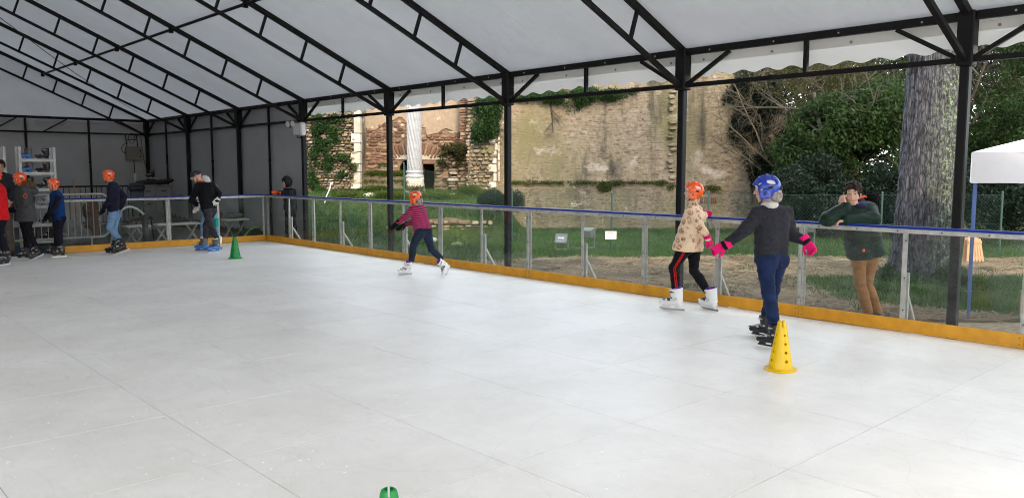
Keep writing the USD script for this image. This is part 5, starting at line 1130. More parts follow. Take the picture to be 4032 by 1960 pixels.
# ================================================================== leaves and wood
rl = np.random.default_rng(44)
def leaf_quads(p, size, droop=.3, up=.35, aspect=.45):
    n = len(p); d = rl.normal(size=(n, 3)); d[:, 2] -= droop; d /= np.linalg.norm(d, axis=1, keepdims=True)
    nn = rl.normal(size=(n, 3)); nn[:, 2] += up * 3; x = np.cross(d, nn); x /= np.linalg.norm(x, axis=1, keepdims=True) + 1e-9; nr = np.cross(x, d)
    s = (size * rl.uniform(.55, 1.35, n))[:, None]
    v = np.stack([p, p + d * s * .45 + x * s * aspect * .5 + nr * s * .08, p + d * s, p + d * s * .45 - x * s * aspect * .5 + nr * s * .08], 1).reshape(-1, 3)
    i = np.arange(n)[:, None] * 4
    return v, np.concatenate([i + [0, 1, 2], i + [0, 2, 3]])
def cloud(blobs, n, thr=.42, freq=1.1, shell=.45, seed=0, fine=3.0):
    """points spread in clumps through a crown made of ellipsoids (u, d, z, ru, rd, rz)"""
    vol = np.array([b[3] * b[4] * b[5] for b in blobs]); out, have = [], 0
    while have < n:
        k = rl.choice(len(blobs), 3 * n, p=vol / vol.sum()); B = np.array(blobs)[k]
        q = rl.normal(size=(3 * n, 3)); q /= np.linalg.norm(q, axis=1, keepdims=True); q *= (shell + (1 - shell) * rl.random(3 * n) ** .5)[:, None] * (1 + .25 * (meshkit.noise(q * 2.2 + seed) - .5))[:, None]
        u, d, z = B[:, 0] + q[:, 0] * B[:, 3], B[:, 1] + q[:, 1] * B[:, 4], B[:, 2] + q[:, 2] * B[:, 5]
        p = u[:, None] * RGT + d[:, None] * HF + z[:, None] * np.array([0, 0, 1.0])
        f = .6 * meshkit.noise(p * freq + seed * 7.7) + .4 * meshkit.noise(p * freq * fine + seed * 3.1)
        p = p[f > thr]; out.append(p); have += len(p)
    return np.vstack(out)[:n]
def branches(base, direction, length, radius, levels, rnd, spread=.7, kids=5, curve=.25, grav=0.0, sides=6):
    out = []
    def grow(p, d, l, r_, lv):
        n = max(3, int(6 - (levels - lv))); pts = [p]; dd = d / np.linalg.norm(d)
        for i in range(n):
            dd = dd + rnd.normal(size=3) * curve * .5 + np.array([0, 0, grav]); dd /= np.linalg.norm(dd); pts.append(pts[-1] + dd * l / n)
        out.append(tube(pts, np.linspace(r_, r_ * .35, n + 1), sides if lv == levels else max(3, sides - 2 - (levels - lv)), False))
        if lv > 0:
            for i in range(kids if lv < levels else kids + 2):
                t = rnd.uniform(.25, 1); j = min(int(t * n), n - 1); q = pts[j] + (pts[j + 1] - pts[j]) * (t * n - j)
                a = rnd.normal(size=3); a -= dd * (a @ dd); a /= np.linalg.norm(a); grow(q, dd * (1 - spread * .5) + a * spread, l * rnd.uniform(.42, .68), r_ * .5 * (1 - .4 * t), lv - 1)
    grow(np.asarray(base, float), np.asarray(direction, float), length, radius, levels)
    return cat(out)
M['bark'] = look('dark_bark', (0.060, 0.048, 0.034), .9, var=.5, scale=5, bump=.02, bscale=12, stretch=(1, 1, .3)); M['twig'] = look('bare_twigs', (0.11, 0.09, 0.052), .85, var=.45, scale=3)
M['leaf_bright'] = leaf_look('leaf_bright', [(0, (0.018, 0.036, 0.009)), (.6, (0.048, 0.076, 0.017)), (.93, (0.105, 0.122, 0.032)), (1, (0.22, 0.18, 0.04))], .35, .4)
M['leaf_dark'] = leaf_look('leaf_dark', [(0, (0.004, 0.010, 0.005)), (.6, (0.008, 0.019, 0.009)), (1, (0.017, 0.033, 0.014))], .25, .42)
M['leaf_olive'] = leaf_look('leaf_olive', [(0, (0.036, 0.038, 0.012)), (.5, (0.070, 0.066, 0.021)), (1, (0.13, 0.105, 0.040))], .4, .6)
M['leaf_ivy'] = leaf_look('leaf_ivy', [(0, (0.018, 0.042, 0.011)), (.6, (0.042, 0.084, 0.020)), (1, (0.088, 0.128, 0.034))], .3, .38)
M['leaf_moss'] = leaf_look('leaf_moss', [(0, (0.040, 0.060, 0.009)), (.6, (0.070, 0.100, 0.013)), (1, (0.11, 0.13, 0.022))], .35, .7)
M['needle'] = leaf_look('needles', [(0, (0.004, 0.012, 0.008)), (.7, (0.010, 0.024, 0.015)), (1, (0.018, 0.036, 0.021))], .15, .5)
def plant(name, label, cat_, base, blobs, n, size, mat, trunk=None, group=None, crown='crown', **kw):
    lk = {k: kw.pop(k) for k in ('droop', 'up', 'aspect') if k in kw}
    t = thing(name, label, cat_, base, group)
    if trunk is not None: part('trunk', trunk, M['bark'], t, smooth=True)
    part(crown, leaf_quads(cloud(blobs, n, **kw), size, **lk), M[mat], t)
    return t
def blob(x, y, d, rx, ry, rd=None): u, z = UZ(x, y, d); k = d / 2030.0; return (u, d, z, rx * k, rd or rx * k * .7, ry * k)
GT = lambda u, d: G(u, d, float(terrain(np.array(float(u)), np.array(float(d)))))
# ivy and plants on the ruin and wall
plant('ivy', 'ivy climbing the left rubble pier of the ruin', 'ivy', G(-6.6, 26.9, .8), [blob(800, 315, 26.88, 22, 32, .22), blob(812, 352, 26.86, 26, 40, .2), blob(792, 392, 26.86, 22, 40, .2), blob(832, 395, 26.85, 30, 14, .15), blob(815, 425, 26.86, 34, 20, .18), blob(790, 452, 26.86, 18, 30, .18), blob(845, 298, 26.88, 26, 12, .15), blob(850, 340, 26.86, 18, 20, .14), blob(826, 330, 26.86, 24, 30, .16), blob(868, 398, 26.84, 16, 9, .14), blob(860, 440, 26.84, 26, 10, .14), blob(800, 480, 26.8, 24, 12, .2)], 9500, .08, 'leaf_ivy', thr=.47, freq=3.2, shell=.1, crown='foliage')
plant('ivy', 'thick ivy hanging over the top right corner of the ruin', 'ivy', G(-.9, 27.3, 1.5), [blob(1225, 275, 27.3, 36, 40, .45), blob(1212, 320, 27.25, 28, 36, .35), blob(1236, 318, 27.25, 22, 32, .3), blob(1200, 345, 27.25, 16, 16, .25), blob(1250, 262, 27.3, 26, 24, .3)], 7500, .10, 'leaf_ivy', trunk=branches(G(-1.0, 27.6, 2.6), (0, 0, 1), 1.2, .05, 2, np.random.default_rng(3)), thr=.40, freq=2.4, shell=.15, crown='foliage')
plant('bush', 'straggly bush growing from the rubble right of the column', 'bush', G(-2.1, 28, 1.4), [blob(1128, 385, 28.1, 26, 26, .35), blob(1150, 378, 28.0, 24, 20, .3), blob(1112, 400, 28.1, 14, 16, .3), blob(1146, 404, 28.0, 22, 12, .25)], 3200, .085, 'leaf_olive', trunk=branches(G(-2.1, 28.4, 1.35), (.0, -.4, 1), .9, .02, 3, np.random.default_rng(5)), thr=.42, freq=3, shell=.1, crown='foliage')
plant('ivy', 'green growth hanging over the top of the tall garden wall', 'ivy', G(1.6, 27.9, 3.2), [blob(1330, 238, 27.85, 45, 16, .35), blob(1400, 242, 27.85, 60, 20, .4), blob(1470, 240, 27.85, 50, 24, .4), blob(1540, 238, 27.85, 40, 16, .35), blob(1445, 262, 27.85, 26, 18, .22), blob(1590, 228, 27.9, 24, 9, .25)], 8500, .085, 'leaf_ivy', trunk=branches(G(1.3, 28.0, 4.1), (.1, -.3, -1), 1.2, .03, 2, np.random.default_rng(9), grav=-.1), thr=.42, freq=2.6, shell=.1, crown='foliage')
plant('moss_strip', 'strip of moss and small plants along the ledge of the garden wall', 'moss', G(2.6, 27.8, 1.0), [blob(1300 + 36 * i, 459, 27.86, 24, 4.5 + 2.5 * (i % 3 == 1), .11) for i in range(11)] + [blob(1520, 470, 27.8, 22, 14, .12), blob(1790, 473, 27.8, 30, 9, .12), blob(1690, 470, 27.8, 16, 8, .12)], 5200, .055, 'leaf_moss', thr=.36, freq=3, shell=.05, crown='foliage')
plant('moss_cushion', 'bright moss covering the steps left of the column', 'moss', G(-4.3, 28, .95), [blob(930 + 16 * i, 437 - 2 * (i % 2), 28.3, 16, 7, .3) for i in range(6)] + [blob(925 + 16 * i, 457, 27.6, 15, 5, .2) for i in range(7)] + [blob(968, 415, 28.5, 20, 5, .2), blob(886, 414, 26.75, 18, 6, .16), blob(893, 424, 26.75, 8, 9, .1), blob(940, 473, 26.9, 40, 6, .5), blob(1043, 474, 26.3, 28, 8, .25), blob(1020, 462, 26.4, 10, 9, .2)], 8000, .06, 'leaf_moss', thr=.3, freq=3, shell=.05, crown='foliage')
plant('weeds', 'green weeds on the bank at the foot of the ruin', 'weeds', G(-3, 25.5, .7), [blob(860 + 36 * i, 487 + 3 * (i % 3), 25.6 - .2 * (i % 2), 28, 8, .6) for i in range(9)] + [blob(1180, 478, 26.2, 34, 14, .5), blob(1212, 484, 26, 20, 12, .4)], 9000, .06, 'leaf_moss', thr=.38, freq=2.6, shell=.05, crown='foliage')
plant('bush', 'dark round bush behind the wire fence at the right end of the ruin', 'bush', GT(-.5, 22.3), [blob(1238, 500, 22.3, 34, 24, .6), blob(1262, 510, 22.3, 26, 22, .5), blob(1215, 505, 22.4, 16, 16, .4), blob(1300, 505, 22.4, 22, 28, .4)], 8000, .055, 'leaf_dark', trunk=branches(GT(-.5, 22.3), (0, 0, 1), .6, .03, 2, np.random.default_rng(13)), thr=.36, freq=2.4, shell=.2)
# shrubs and trees on the right
rb = lambda s: np.random.default_rng(s)
plant('laurel_tree', 'bright green broad-leaved tree left of the big trunk', 'tree', GT(10.0, 25), [blob(2090, 330, 25, 110, 90, 1.6), blob(2190, 300, 25, 95, 100, 1.6), blob(2020, 400, 25.5, 90, 80, 1.5), blob(2180, 430, 25, 110, 90, 1.4), blob(2250, 260, 25.5, 50, 60, 1.0)], 30000, .15, 'leaf_bright', trunk=branches(GT(10.0, 25.2), (.05, .0, 1), 4.5, .14, 3, rb(15), spread=.8), thr=.42, freq=.9, shell=.25, seed=2)
plant('evergreen_shrub', 'dark evergreen shrub under the bright tree behind the fence', 'shrub', GT(9, 23), [blob(1990, 500, 23.2, 80, 80, 1.2), blob(2080, 520, 23, 90, 80, 1.2), blob(2180, 520, 23, 90, 80, 1.1), blob(2260, 500, 23.4, 60, 90, 1.0), blob(2060, 440, 23.6, 60, 60, 1.0), blob(2200, 470, 23.2, 60, 60, .9)], 22000, .12, 'leaf_dark', trunk=branches(GT(9, 23.4), (0, 0, 1), 1.8, .06, 3, rb(16)), thr=.38, freq=1.1, shell=.25, seed=5)
plant('ivy', 'dark ivy mass covering the right end of the garden wall', 'ivy', G(7.8, 27.7, 1.5), [blob(1870, 300, 27.7, 30, 60, .5), blob(1905, 380, 27.6, 40, 60, .5), blob(1935, 440, 27.6, 50, 50, .5), blob(1985, 380, 27.2, 50, 60, .7), blob(1850, 250, 27.8, 30, 40, .4), blob(1880, 210, 27.8, 36, 30, .4), blob(1900, 300, 27.6, 50, 60, .5), blob(1930, 250, 27.4, 50, 50, .6), blob(1850, 330, 27.8, 18, 40, .3)], 20000, .10, 'leaf_dark', trunk=branches(G(8.2, 27.7, .5), (-.1, 0, 1), 3.2, .06, 3, rb(17)), thr=.44, freq=1.7, shell=.1, seed=4, crown='foliage')
tw = thing('bare_tree', 'leafless twiggy tree rising above the bright green tree', 'tree', GT(10.6, 26.5))
part('trunk', branches(GT(10.6, 26.5), (-.05, 0, 1), 5.5, .11, 4, rb(90), spread=.75, kids=5, curve=.2), M['twig'], tw, smooth=True)
part('dead_leaves', leaf_quads(cloud([(9.6, 26.4, 4.3, 1.6, 1.2, .9), (11.2, 26.6, 4.8, 1.5, 1.2, .9), (8.6, 26.8, 4.9, 1.3, 1.0, .8)], 4500, thr=.46, freq=1.2, shell=.1, seed=12), .11), M['leaf_olive'], tw)
t = thing('bare_shrub', 'leafless shrub arching over the right end of the garden wall', 'shrub', G(7.7, 27.0, 1.0))
for i, (bx, by, dx, dz, ln_) in enumerate(((1930, 400, -.5, 1.0, 3.0), (1950, 420, -.9, .75, 2.8), (1960, 410, -.1, 1, 3.3), (2000, 420, .3, 1, 3.4), (1940, 440, -.95, .35, 2.2), (1990, 380, -.6, .9, 3.0))):
    u_, z_ = UZ(bx, by, 27.0); part('stem', branches(G(u_, 27.0 + .1 * i, z_), dx * RGT + np.array([0, 0, dz]) - HF * .12, ln_, .035, 3, rb(30 + i), spread=.75, kids=6, curve=.22), M['twig'], t, smooth=True)
def wood_tree(u, d, h, label, mat, seed, n=15000, lf=.16, crown_r=2.6, thr=.50, name='woodland_tree'):
    b = GT(u, d); rr = rb(seed); bl = [(u + rr.normal() * crown_r * .5, d + rr.normal() * .8, b[2] + h * rr.uniform(.3, 1.0), crown_r * rr.uniform(.4, .75), 1.2, crown_r * rr.uniform(.4, .8)) for _ in range(11)]
    return plant(name, label, 'tree', b, bl, n, lf, mat, trunk=branches(b, (rr.normal() * .05, rr.normal() * .05, 1), h * .8, .20, 3, rr, spread=.75, kids=6, curve=.15), group=None, thr=thr, freq=.8, shell=.1, seed=seed)
wood_tree(8.8, 32, 9.0, 'tan and olive tree showing sky through it behind the garden wall end', 'leaf_olive', 51, 16000, thr=.52)
wood_tree(12.6, 33, 9.5, 'olive tree behind the bright green tree', 'leaf_olive', 52, 20000)
wood_tree(17.0, 31, 9.0, 'olive tree behind the big trunk', 'leaf_olive', 53, 14000)
wood_tree(21.0, 33, 9.5, 'yellowish tree above the white gazebo', 'leaf_olive', 54, 15000)
wood_tree(15.0, 27, 7.5, 'green tree between the big trunk and the black post', 'leaf_bright', 55, 18000, .15)
wood_tree(19.5, 28, 7.0, 'green tree behind the drooping conifer', 'leaf_bright', 56, 18000, .15)
wood_tree(11.0, 39, 11.0, 'distant bare-topped tree behind the olive trees', 'leaf_olive', 57, 9000, thr=.55)
bl = [(u_, 37 + 1.5 * (i % 3), 2.0 + 2.2 * ((i * 7) % 5) * .8, 2.8, 1.6, 2.6) for i, u_ in enumerate(np.arange(9, 34, .7))]
pw = leaf_quads(cloud(bl, 70000, thr=.40, freq=.6, shell=.1, seed=9), .26)
solo('far_wood', pw, M['leaf_dark'], 'dark mass of woodland closing the view behind the garden trees', 'wood', kind='stuff')
plant('hedge', 'dark hedge along the wire fence behind the white gazebo', 'hedge', GT(14, 21), [blob(2300 + 55 * i, 520 + 10 * (i % 2), 21, 46, 70, .9) for i in range(7)] + [blob(2330 + 60 * i, 450, 21.6, 46, 60, .9) for i in range(5)], 22000, .10, 'leaf_dark', trunk=branches(GT(14, 21.2), (0, 0, 1), 1.5, .05, 3, rb(18)), thr=.36, freq=1.2, shell=.25, seed=7)
# drooping conifer
b = GT(15.2, 19.2); t = thing('conifer', 'dark conifer with drooping boughs above the white gazebo', 'tree', b)
part('trunk', tube([b, b + [0, 0, 4], b + [0, 0, 9]], [.22, .17, .06], 10), M['bark'], t, smooth=True)
rr = rb(61); bgs, nd_ = [], []
for i in range(46):
    z = 1.2 + 7.0 * i / 46; a = rr.uniform(0, 6.28); ln_ = (3.3 - .32 * z) * rr.uniform(.75, 1.15); dv = np.array([math.cos(a), math.sin(a), 0])
    s_ = np.linspace(0, 1, 8)[:, None]; pts = b + [0, 0, z] + dv * ln_ * s_ + np.array([0, 0, 1.0]) * (.25 * s_ - .75 * s_ ** 2) * ln_ * .5
    bgs.append(tube(pts, np.linspace(.03, .006, 8), 4, False))
    q = rr.random(420) ** .7; c = b + [0, 0, z] + dv * (ln_ * q)[:, None] + np.array([0, 0, 1.0]) * ((.25 * q - .75 * q ** 2) * ln_ * .5)[:, None]
    sd = np.cross(dv, [0, 0, 1.0]); nd_.append(c + sd * (rr.normal(size=420) * .30 * (1.1 - q))[:, None] + np.stack([0 * q, 0 * q, -np.abs(rr.normal(size=420)) * .16], 1))
part('bough', cat(bgs), M['bark'], t); part('crown', leaf_quads(np.vstack(nd_), .14, droop=.7, up=.6, aspect=.22), M['needle'], t)
# big trunk in front
TD = 13.4; tu0, _ = UZ(2322, 600, TD); th = np.linspace(0, 2 * np.pi, 181)[:-1]; zz = np.concatenate([np.linspace(-.5, .6, 30), np.linspace(.62, 6.5, 150)])
T, Zg = np.meshgrid(np.append(th, 2 * np.pi), zz, indexing='ij'); cxy = G(tu0, TD, 0)
rad = .405 - .018 * np.clip(Zg - .4, 0, 9) + .30 * np.exp(-np.clip(Zg + .45, 0, 9) * 2.6) * (1 + .4 * np.sin(T * 5 + .6)) 
P3 = np.stack([np.cos(T), np.sin(T), 0 * T], -1)
ridge = meshkit.noise(np.stack([P3[..., 0] * 7.5, P3[..., 1] * 7.5, Zg * 1.5], -1), 2); r2_ = meshkit.noise(np.stack([P3[..., 0] * 16, P3[..., 1] * 16, Zg * 3.6], -1), 3); r3_ = meshkit.noise(np.stack([P3[..., 0] * 9, P3[..., 1] * 9, Zg * 9.0], -1), 5)
rad = rad + .042 * (1 - np.abs(2 * ridge - 1) * 1.6) + .022 * (r2_ - .5) + .010 * (r3_ - .5)
tp = np.stack([cxy[0] + rad * P3[..., 0] + .012 * (Zg - 1) * RGT[0], cxy[1] + rad * P3[..., 1] + .012 * (Zg - 1) * RGT[1], Zg], -1)
lich = np.clip((P3 @ (RGT * .95 - HF * .30)) * 1.25 + .30 + .6 * (meshkit.fbm(P3 * 3 + np.stack([0 * T, 0 * T, Zg * .5], -1), 3, 8) - .5), 0, 1)
M['trunk_bark'] = usdkit.material(stage, L + 'grey_bark', {
    'g': ('geometry', {}), 'a': ('attribute', {'attribute': 'tone'}), 'mp': ('mapping', {'scale': (9, 9, 3.4)}), 'n': ('noise_texture', {'scale': 1.6, 'detail': 8.0, 'roughness': .72}),
    'r': ('rgb_ramp', {'ramp': [(.34, (.080, .076, .086)), (.52, (.175, .172, .195)), (.72, (.27, .27, .30))]}), 'n2': ('noise_texture', {'scale': 15.0, 'detail': 4.0, 'roughness': .7}), 'r2': ('rgb_ramp', {'ramp': [(.47, (0, 0, 0)), (.55, (1, 1, 1))]}),
    'mu': ('math', {'math_type': 'multiply'}), 'm': ('mix_color', {}), 'n3': ('noise_texture', {'scale': 22.0, 'detail': 2.0}), 'r3': ('rgb_ramp', {'ramp': [(.40, (.035, .045, .020)), (.56, (.12, .155, .10)), (.72, (.22, .26, .19))]}),
    'vm': ('mapping', {'scale': (22, 22, 5.0)}), 'vd': ('noise_texture', {'scale': 0.9, 'detail': 5.0, 'roughness': .65}), 'va': ('vector_math', {'math_type': 'add'}), 'vo': ('voronoi_texture', {'feature': 'distance_to_edge', 'scale': 1.0}), 'vr': ('rgb_ramp', {'ramp': [(0.0, (.34, .34, .34)), (.08, (.72, .72, .72)), (.22, (1, 1, 1))]}), 'vx': ('mix_color', {'blend_type': 'multiply', 'fac': 1.0}), 'b2': ('bump', {'strength': 0.8, 'distance': .025}),
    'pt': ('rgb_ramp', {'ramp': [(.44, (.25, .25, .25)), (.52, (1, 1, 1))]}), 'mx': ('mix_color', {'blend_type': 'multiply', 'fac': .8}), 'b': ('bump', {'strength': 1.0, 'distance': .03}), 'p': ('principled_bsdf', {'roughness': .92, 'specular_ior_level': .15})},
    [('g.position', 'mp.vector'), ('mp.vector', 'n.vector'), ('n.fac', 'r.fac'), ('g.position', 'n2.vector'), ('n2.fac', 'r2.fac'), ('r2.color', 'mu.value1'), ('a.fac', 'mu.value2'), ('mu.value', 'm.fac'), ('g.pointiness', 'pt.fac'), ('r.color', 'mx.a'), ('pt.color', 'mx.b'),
     ('g.position', 'vm.vector'), ('vm.vector', 'va.vector1'), ('vm.vector', 'vd.vector'), ('vd.color', 'va.vector2'), ('va.vector', 'vo.vector'), ('vo.distance', 'vr.fac'), ('mx.result', 'vx.a'), ('vr.color', 'vx.b'), ('vr.color', 'b2.height'), ('b.normal', 'b2.normal'), ('vx.result', 'm.a'), ('g.position', 'n3.vector'), ('n3.fac', 'r3.fac'), ('r3.color', 'm.b'), ('m.result', 'p.base_color'), ('n.fac', 'b.height'), ('b2.normal', 'p.normal')], surface='p.BSDF')
t = thing('large_tree', 'large grey furrowed tree trunk with lichen, right of the child in the parka', 'tree', (cxy[0], cxy[1], -.35))
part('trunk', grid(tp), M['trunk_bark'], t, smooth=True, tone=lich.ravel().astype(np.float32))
for i, (a, ln_) in enumerate(((.4, 4.5), (2.2, 4.0), (4.1, 4.6), (5.3, 3.6), (1.3, 4.2))):
    part('limb', branches(cxy + [0, 0, 6.2 + .05 * i], (math.cos(a) * .8, math.sin(a) * .8, 1.0), ln_, .16, 3, rb(70 + i), kids=5), M['bark'], t, smooth=True)
part('crown', leaf_quads(cloud([(tu0 + math.cos(a) * 2.2, TD + math.sin(a) * 2.2, 9.5 + .6 * math.sin(a * 3), 2.4, 2.4, 1.8) for a in np.linspace(0, 6, 7)], 9000, thr=.5, freq=.7, shell=.1, seed=3), .16), M['leaf_olive'], t)
plant('weeds', 'weeds and ivy round the foot of the big trunk', 'weeds', GT(tu0, TD - .5), [blob(2230, 690, 12.9, 30, 22, .4), blob(2290, 705, 12.7, 40, 18, .4), blob(2390, 690, 12.8, 44, 26, .4), blob(2440, 720, 12.4, 40, 22, .4), blob(2340, 720, 12.5, 40, 16, .3)], 4500, .06, 'leaf_ivy', thr=.40, freq=3, shell=.05, crown='foliage')

# ================================================================== garden fittings
M['fence_green'] = look('green_paint', (0.008, 0.034, 0.024), .5)
fp = [(-3.05, 22.9), (-.0, 20.6), (2.3, 18.6), (4.45, 18.3), (5.75, 18.1), (8.2, 17.9), (10.8, 17.8)]
fn = thing('wire_fence', 'green wire mesh fence on thin posts crossing the garden before the wall', 'fence', GT(2.3, 18.6))
for i, (u_, d_) in enumerate(fp):
    b = GT(u_, d_); part('post', cat([tube([b - [0, 0, .1], b + [0, 0, 1.40]], .022, 8), tube([b + [0, 0, 1.40], b + [0, 0, 1.425]], [.027, .012], 8)]), M['fence_green'], fn, smooth=40)
    if i == 3:
        for sgn in (-1, 1): part('strut', tube([b + [0, 0, .85], GT(u_ + .45 * sgn, d_ - .1)], .014, 6), M['fence_green'], fn)
ws = []
for (ua, da), (ub, db) in zip(fp[:-1], fp[1:]):
    A, B = GT(ua, da), GT(ub, db); Ln = np.linalg.norm(B - A)
    for h_ in (.05, .7, 1.34): ws.append(tube([A + [0, 0, h_], B + [0, 0, h_]], .0022, 3, False))
    for s_ in np.arange(-1.3, Ln, .075):
        for sg in (0, 1):
            s0, s1 = max(0, s_), min(Ln, s_ + 1.3); z0, z1 = s0 - s_, s1 - s_
            if s1 - s0 < .05: continue
            p0, p1 = A + (B - A) * s0 / Ln, A + (B - A) * s1 / Ln
            if sg: z0, z1 = 1.3 - z0, 1.3 - z1
            ws.append(tube([p0 + [0, 0, .04 + z0], p1 + [0, 0, .04 + z1]], .0014, 3, False))
part('wire_mesh', cat(ws), M['fence_green'], fn, kind='stuff')
# notice on the fence post
u_, z_ = UZ(1537, 592, 18.5); t = thing('paper_notice', 'white paper notice fixed to a green fence post', 'notice', G(u_, 18.53, z_))
Rg = np.stack([RGT, HF, [0, 0, 1]], 1); part('sheet', bevbox(G(u_, 18.53, z_), (.255, .006, .185), .002, Rg), M['white_plastic'], t)
for i, (w, zz_, mt) in enumerate(((.14, .055, 'orange_cloth'), (.16, .018, 'buckle_grey'), (.12, -.012, 'buckle_grey'), (.17, -.05, 'navy_collar'))):
    for j in range(4): part('print_line', bevbox(G(u_ - w / 2 + w * (j + .5) / 4, 18.526, z_ + zz_), (w / 4 * .8, .002, .017), .0005, Rg), M[mt], t)
M['lamp_glass'] = look('lamp_glass', (0.10, 0.11, 0.12), 0.15, metal=0.5)
M['dark_housing'] = look('grey_green_metal', (0.07, 0.085, 0.085), 0.5, var=.2)
# floodlights in the grass
def floodlight(x, y, d, yaw, tilt, label):
    u_, z_ = UZ(x, y, d); c = G(u_, d, z_); t = thing('floodlight', label, 'floodlight', GT(u_, d), 'garden floodlights')
    f_ = -HF * math.cos(yaw) + RGT * math.sin(yaw); f_ = f_ * math.cos(tilt) + np.array([0, 0, math.sin(tilt)]); x_ = np.cross(f_, [0, 0, 1.0]); x_ /= np.linalg.norm(x_); R = np.stack([x_, f_, np.cross(x_, f_)], 1)
    pts = np.array([[sx * a, y_, sz * b_] for (a, b_, y_) in ((.15, .125, .06), (.15, .125, .03), (.095, .08, -.09)) for sx in (-1, 1) for sz in (-1, 1)])
    m = m3.Manifold.hull_points(pts.astype(np.float32)); v, fc = arr(m); part('housing', (v @ R.T + c, fc), M['dark_housing'], t)
    part('bezel', cat([bevbox(c + R @ np.array(o), s_, .004, R) for o, s_ in (((0, .065, .105), (.29, .02, .03)), ((0, .065, -.105), (.29, .02, .03)), ((.13, .065, 0), (.03, .02, .18)), ((-.13, .065, 0), (.03, .02, .18)))]), M['dark_housing'], t)
    part('reflector', bevbox(c + R @ np.array((0, .0605, 0)), (.225, .006, .175), .002, R), M['lamp_glass'], t); part('lamp_tube', tube([c + R @ np.array((-.07, .07, 0)), c + R @ np.array((.07, .07, 0))], .012, 8), M['white_plastic'], t, smooth=True)
    g = GT(u_, d); part('bracket', cat([bar(c + R @ np.array((sx * .15, 0, 0)), c * [1, 1, 0] + R @ np.array((sx * .15, 0, 0)) * [1, 1, 0] + [0, 0, g[2] + .05], .025) for sx in (-1, 1)] + [bevbox(np.array([c[0], c[1], g[2] + .04]), (.32, .08, .04), .008, Rg)]), M['dark_housing'], t)
floodlight(1413, 602, 19.2, -.35, .45, 'grey floodlight in the grass facing the rink, left of the white notice')
floodlight(1481, 586, 19.6, 2.6, .2, 'grey floodlight turned away, partly behind a barrier post')
floodlight(2032, 572, 18.4, 2.9, .3, 'grey floodlight turned away beside the child in the green parka')
t = thing('white_pipe', 'thin bent white pipe leaning by the foot of the left pier', 'pipe', GT(-5.4, 24.5))
q = [at_depth(1303, 723, 24.5), at_depth(1299, 742, 24.5), at_depth(1284, 776, 24.4), at_depth(1278, 800, 24.4)]; part('tube', tube(q, .015, 8), M['white_plastic'], t, smooth=True); part('elbow', tube([q[0], q[0] + RGT * .06 + [0, 0, .02]], .026, 8), M['white_plastic'], t, smooth=True)
# tapered wooden planter and a stake
c = at_depth(3828, 1040, 16.3); g = GT(float(c @ RGT), 16.3); t = thing('wooden_planter', 'tapered slatted wooden planter standing on the straw behind the black post', 'planter', g)
for i in range(6):
    s_ = -.125 + .05 * i; p0 = G(float(c @ RGT) + s_ * 1.25, 16.2, g[2] + .03); p1 = G(float(c @ RGT) + s_ * .85, 16.28, g[2] + .52 - .02 * (i % 3)); part('slat', bar(p0, p1, .042, .02, -HF), M['wood'], t)
for z_, w in ((.10, .34), (.42, .27)): part('band', bar(G(float(c @ RGT) - w / 2, 16.20 + z_ * .1, g[2] + z_), G(float(c @ RGT) + w / 2, 16.20 + z_ * .1, g[2] + z_), .05, .02, HF), M['wood'], t)
part('back_board', bar(G(float(c @ RGT), 16.45, g[2]), G(float(c @ RGT), 16.40, g[2] + .5), .24, .02, -HF), M['wood'], t)
c = at_depth(4026, 1300, 9.6); b = GT(float(c @ RGT), 9.6); t = thing('wooden_stake', 'short pale wooden stake at the right edge behind the barrier', 'stake', b); part('stake_post', bevbox(b + [0, 0, .12], (.07, .07, .36), .01), M['wood'], t); part('cap', bevbox(b + [0, 0, .31], (.085, .085, .02), .006), M['wood'], t)
# white gazebo
M['gazebo_white'] = look('gazebo_cloth', (0.55, 0.54, 0.56), .6, var=.08, scale=2, bump=.006, bscale=5); M['leg_blue'] = look('blue_leg', (0.06, 0.10, 0.26), .4, metal=.3)
c0 = at_depth(3822, 722, 9.35); c1 = at_depth(3826, 600, 9.35); ug = float(c0 @ RGT); zb, zt = c0[2], c1[2]; S_ = 2.9
k_ = math.hypot(ug, 9.35); e1 = (9.35 * RGT - ug * HF) / k_; e2 = (ug * RGT + 9.35 * HF) / k_; o_ = G(ug, 9.35, 0); Ga = lambda a, b, z: o_ + e1 * a + e2 * b + np.array([0, 0, z])
t = thing('gazebo', 'white pop-up gazebo with blue legs at the right edge behind the barrier', 'gazebo', Ga(S_ / 2, S_ / 2, -.12))
A_ = [(0, 0), (S_, 0), (S_, S_), (0, S_)]; Rz = np.stack([e1, e2, [0, 0, 1]], 1)
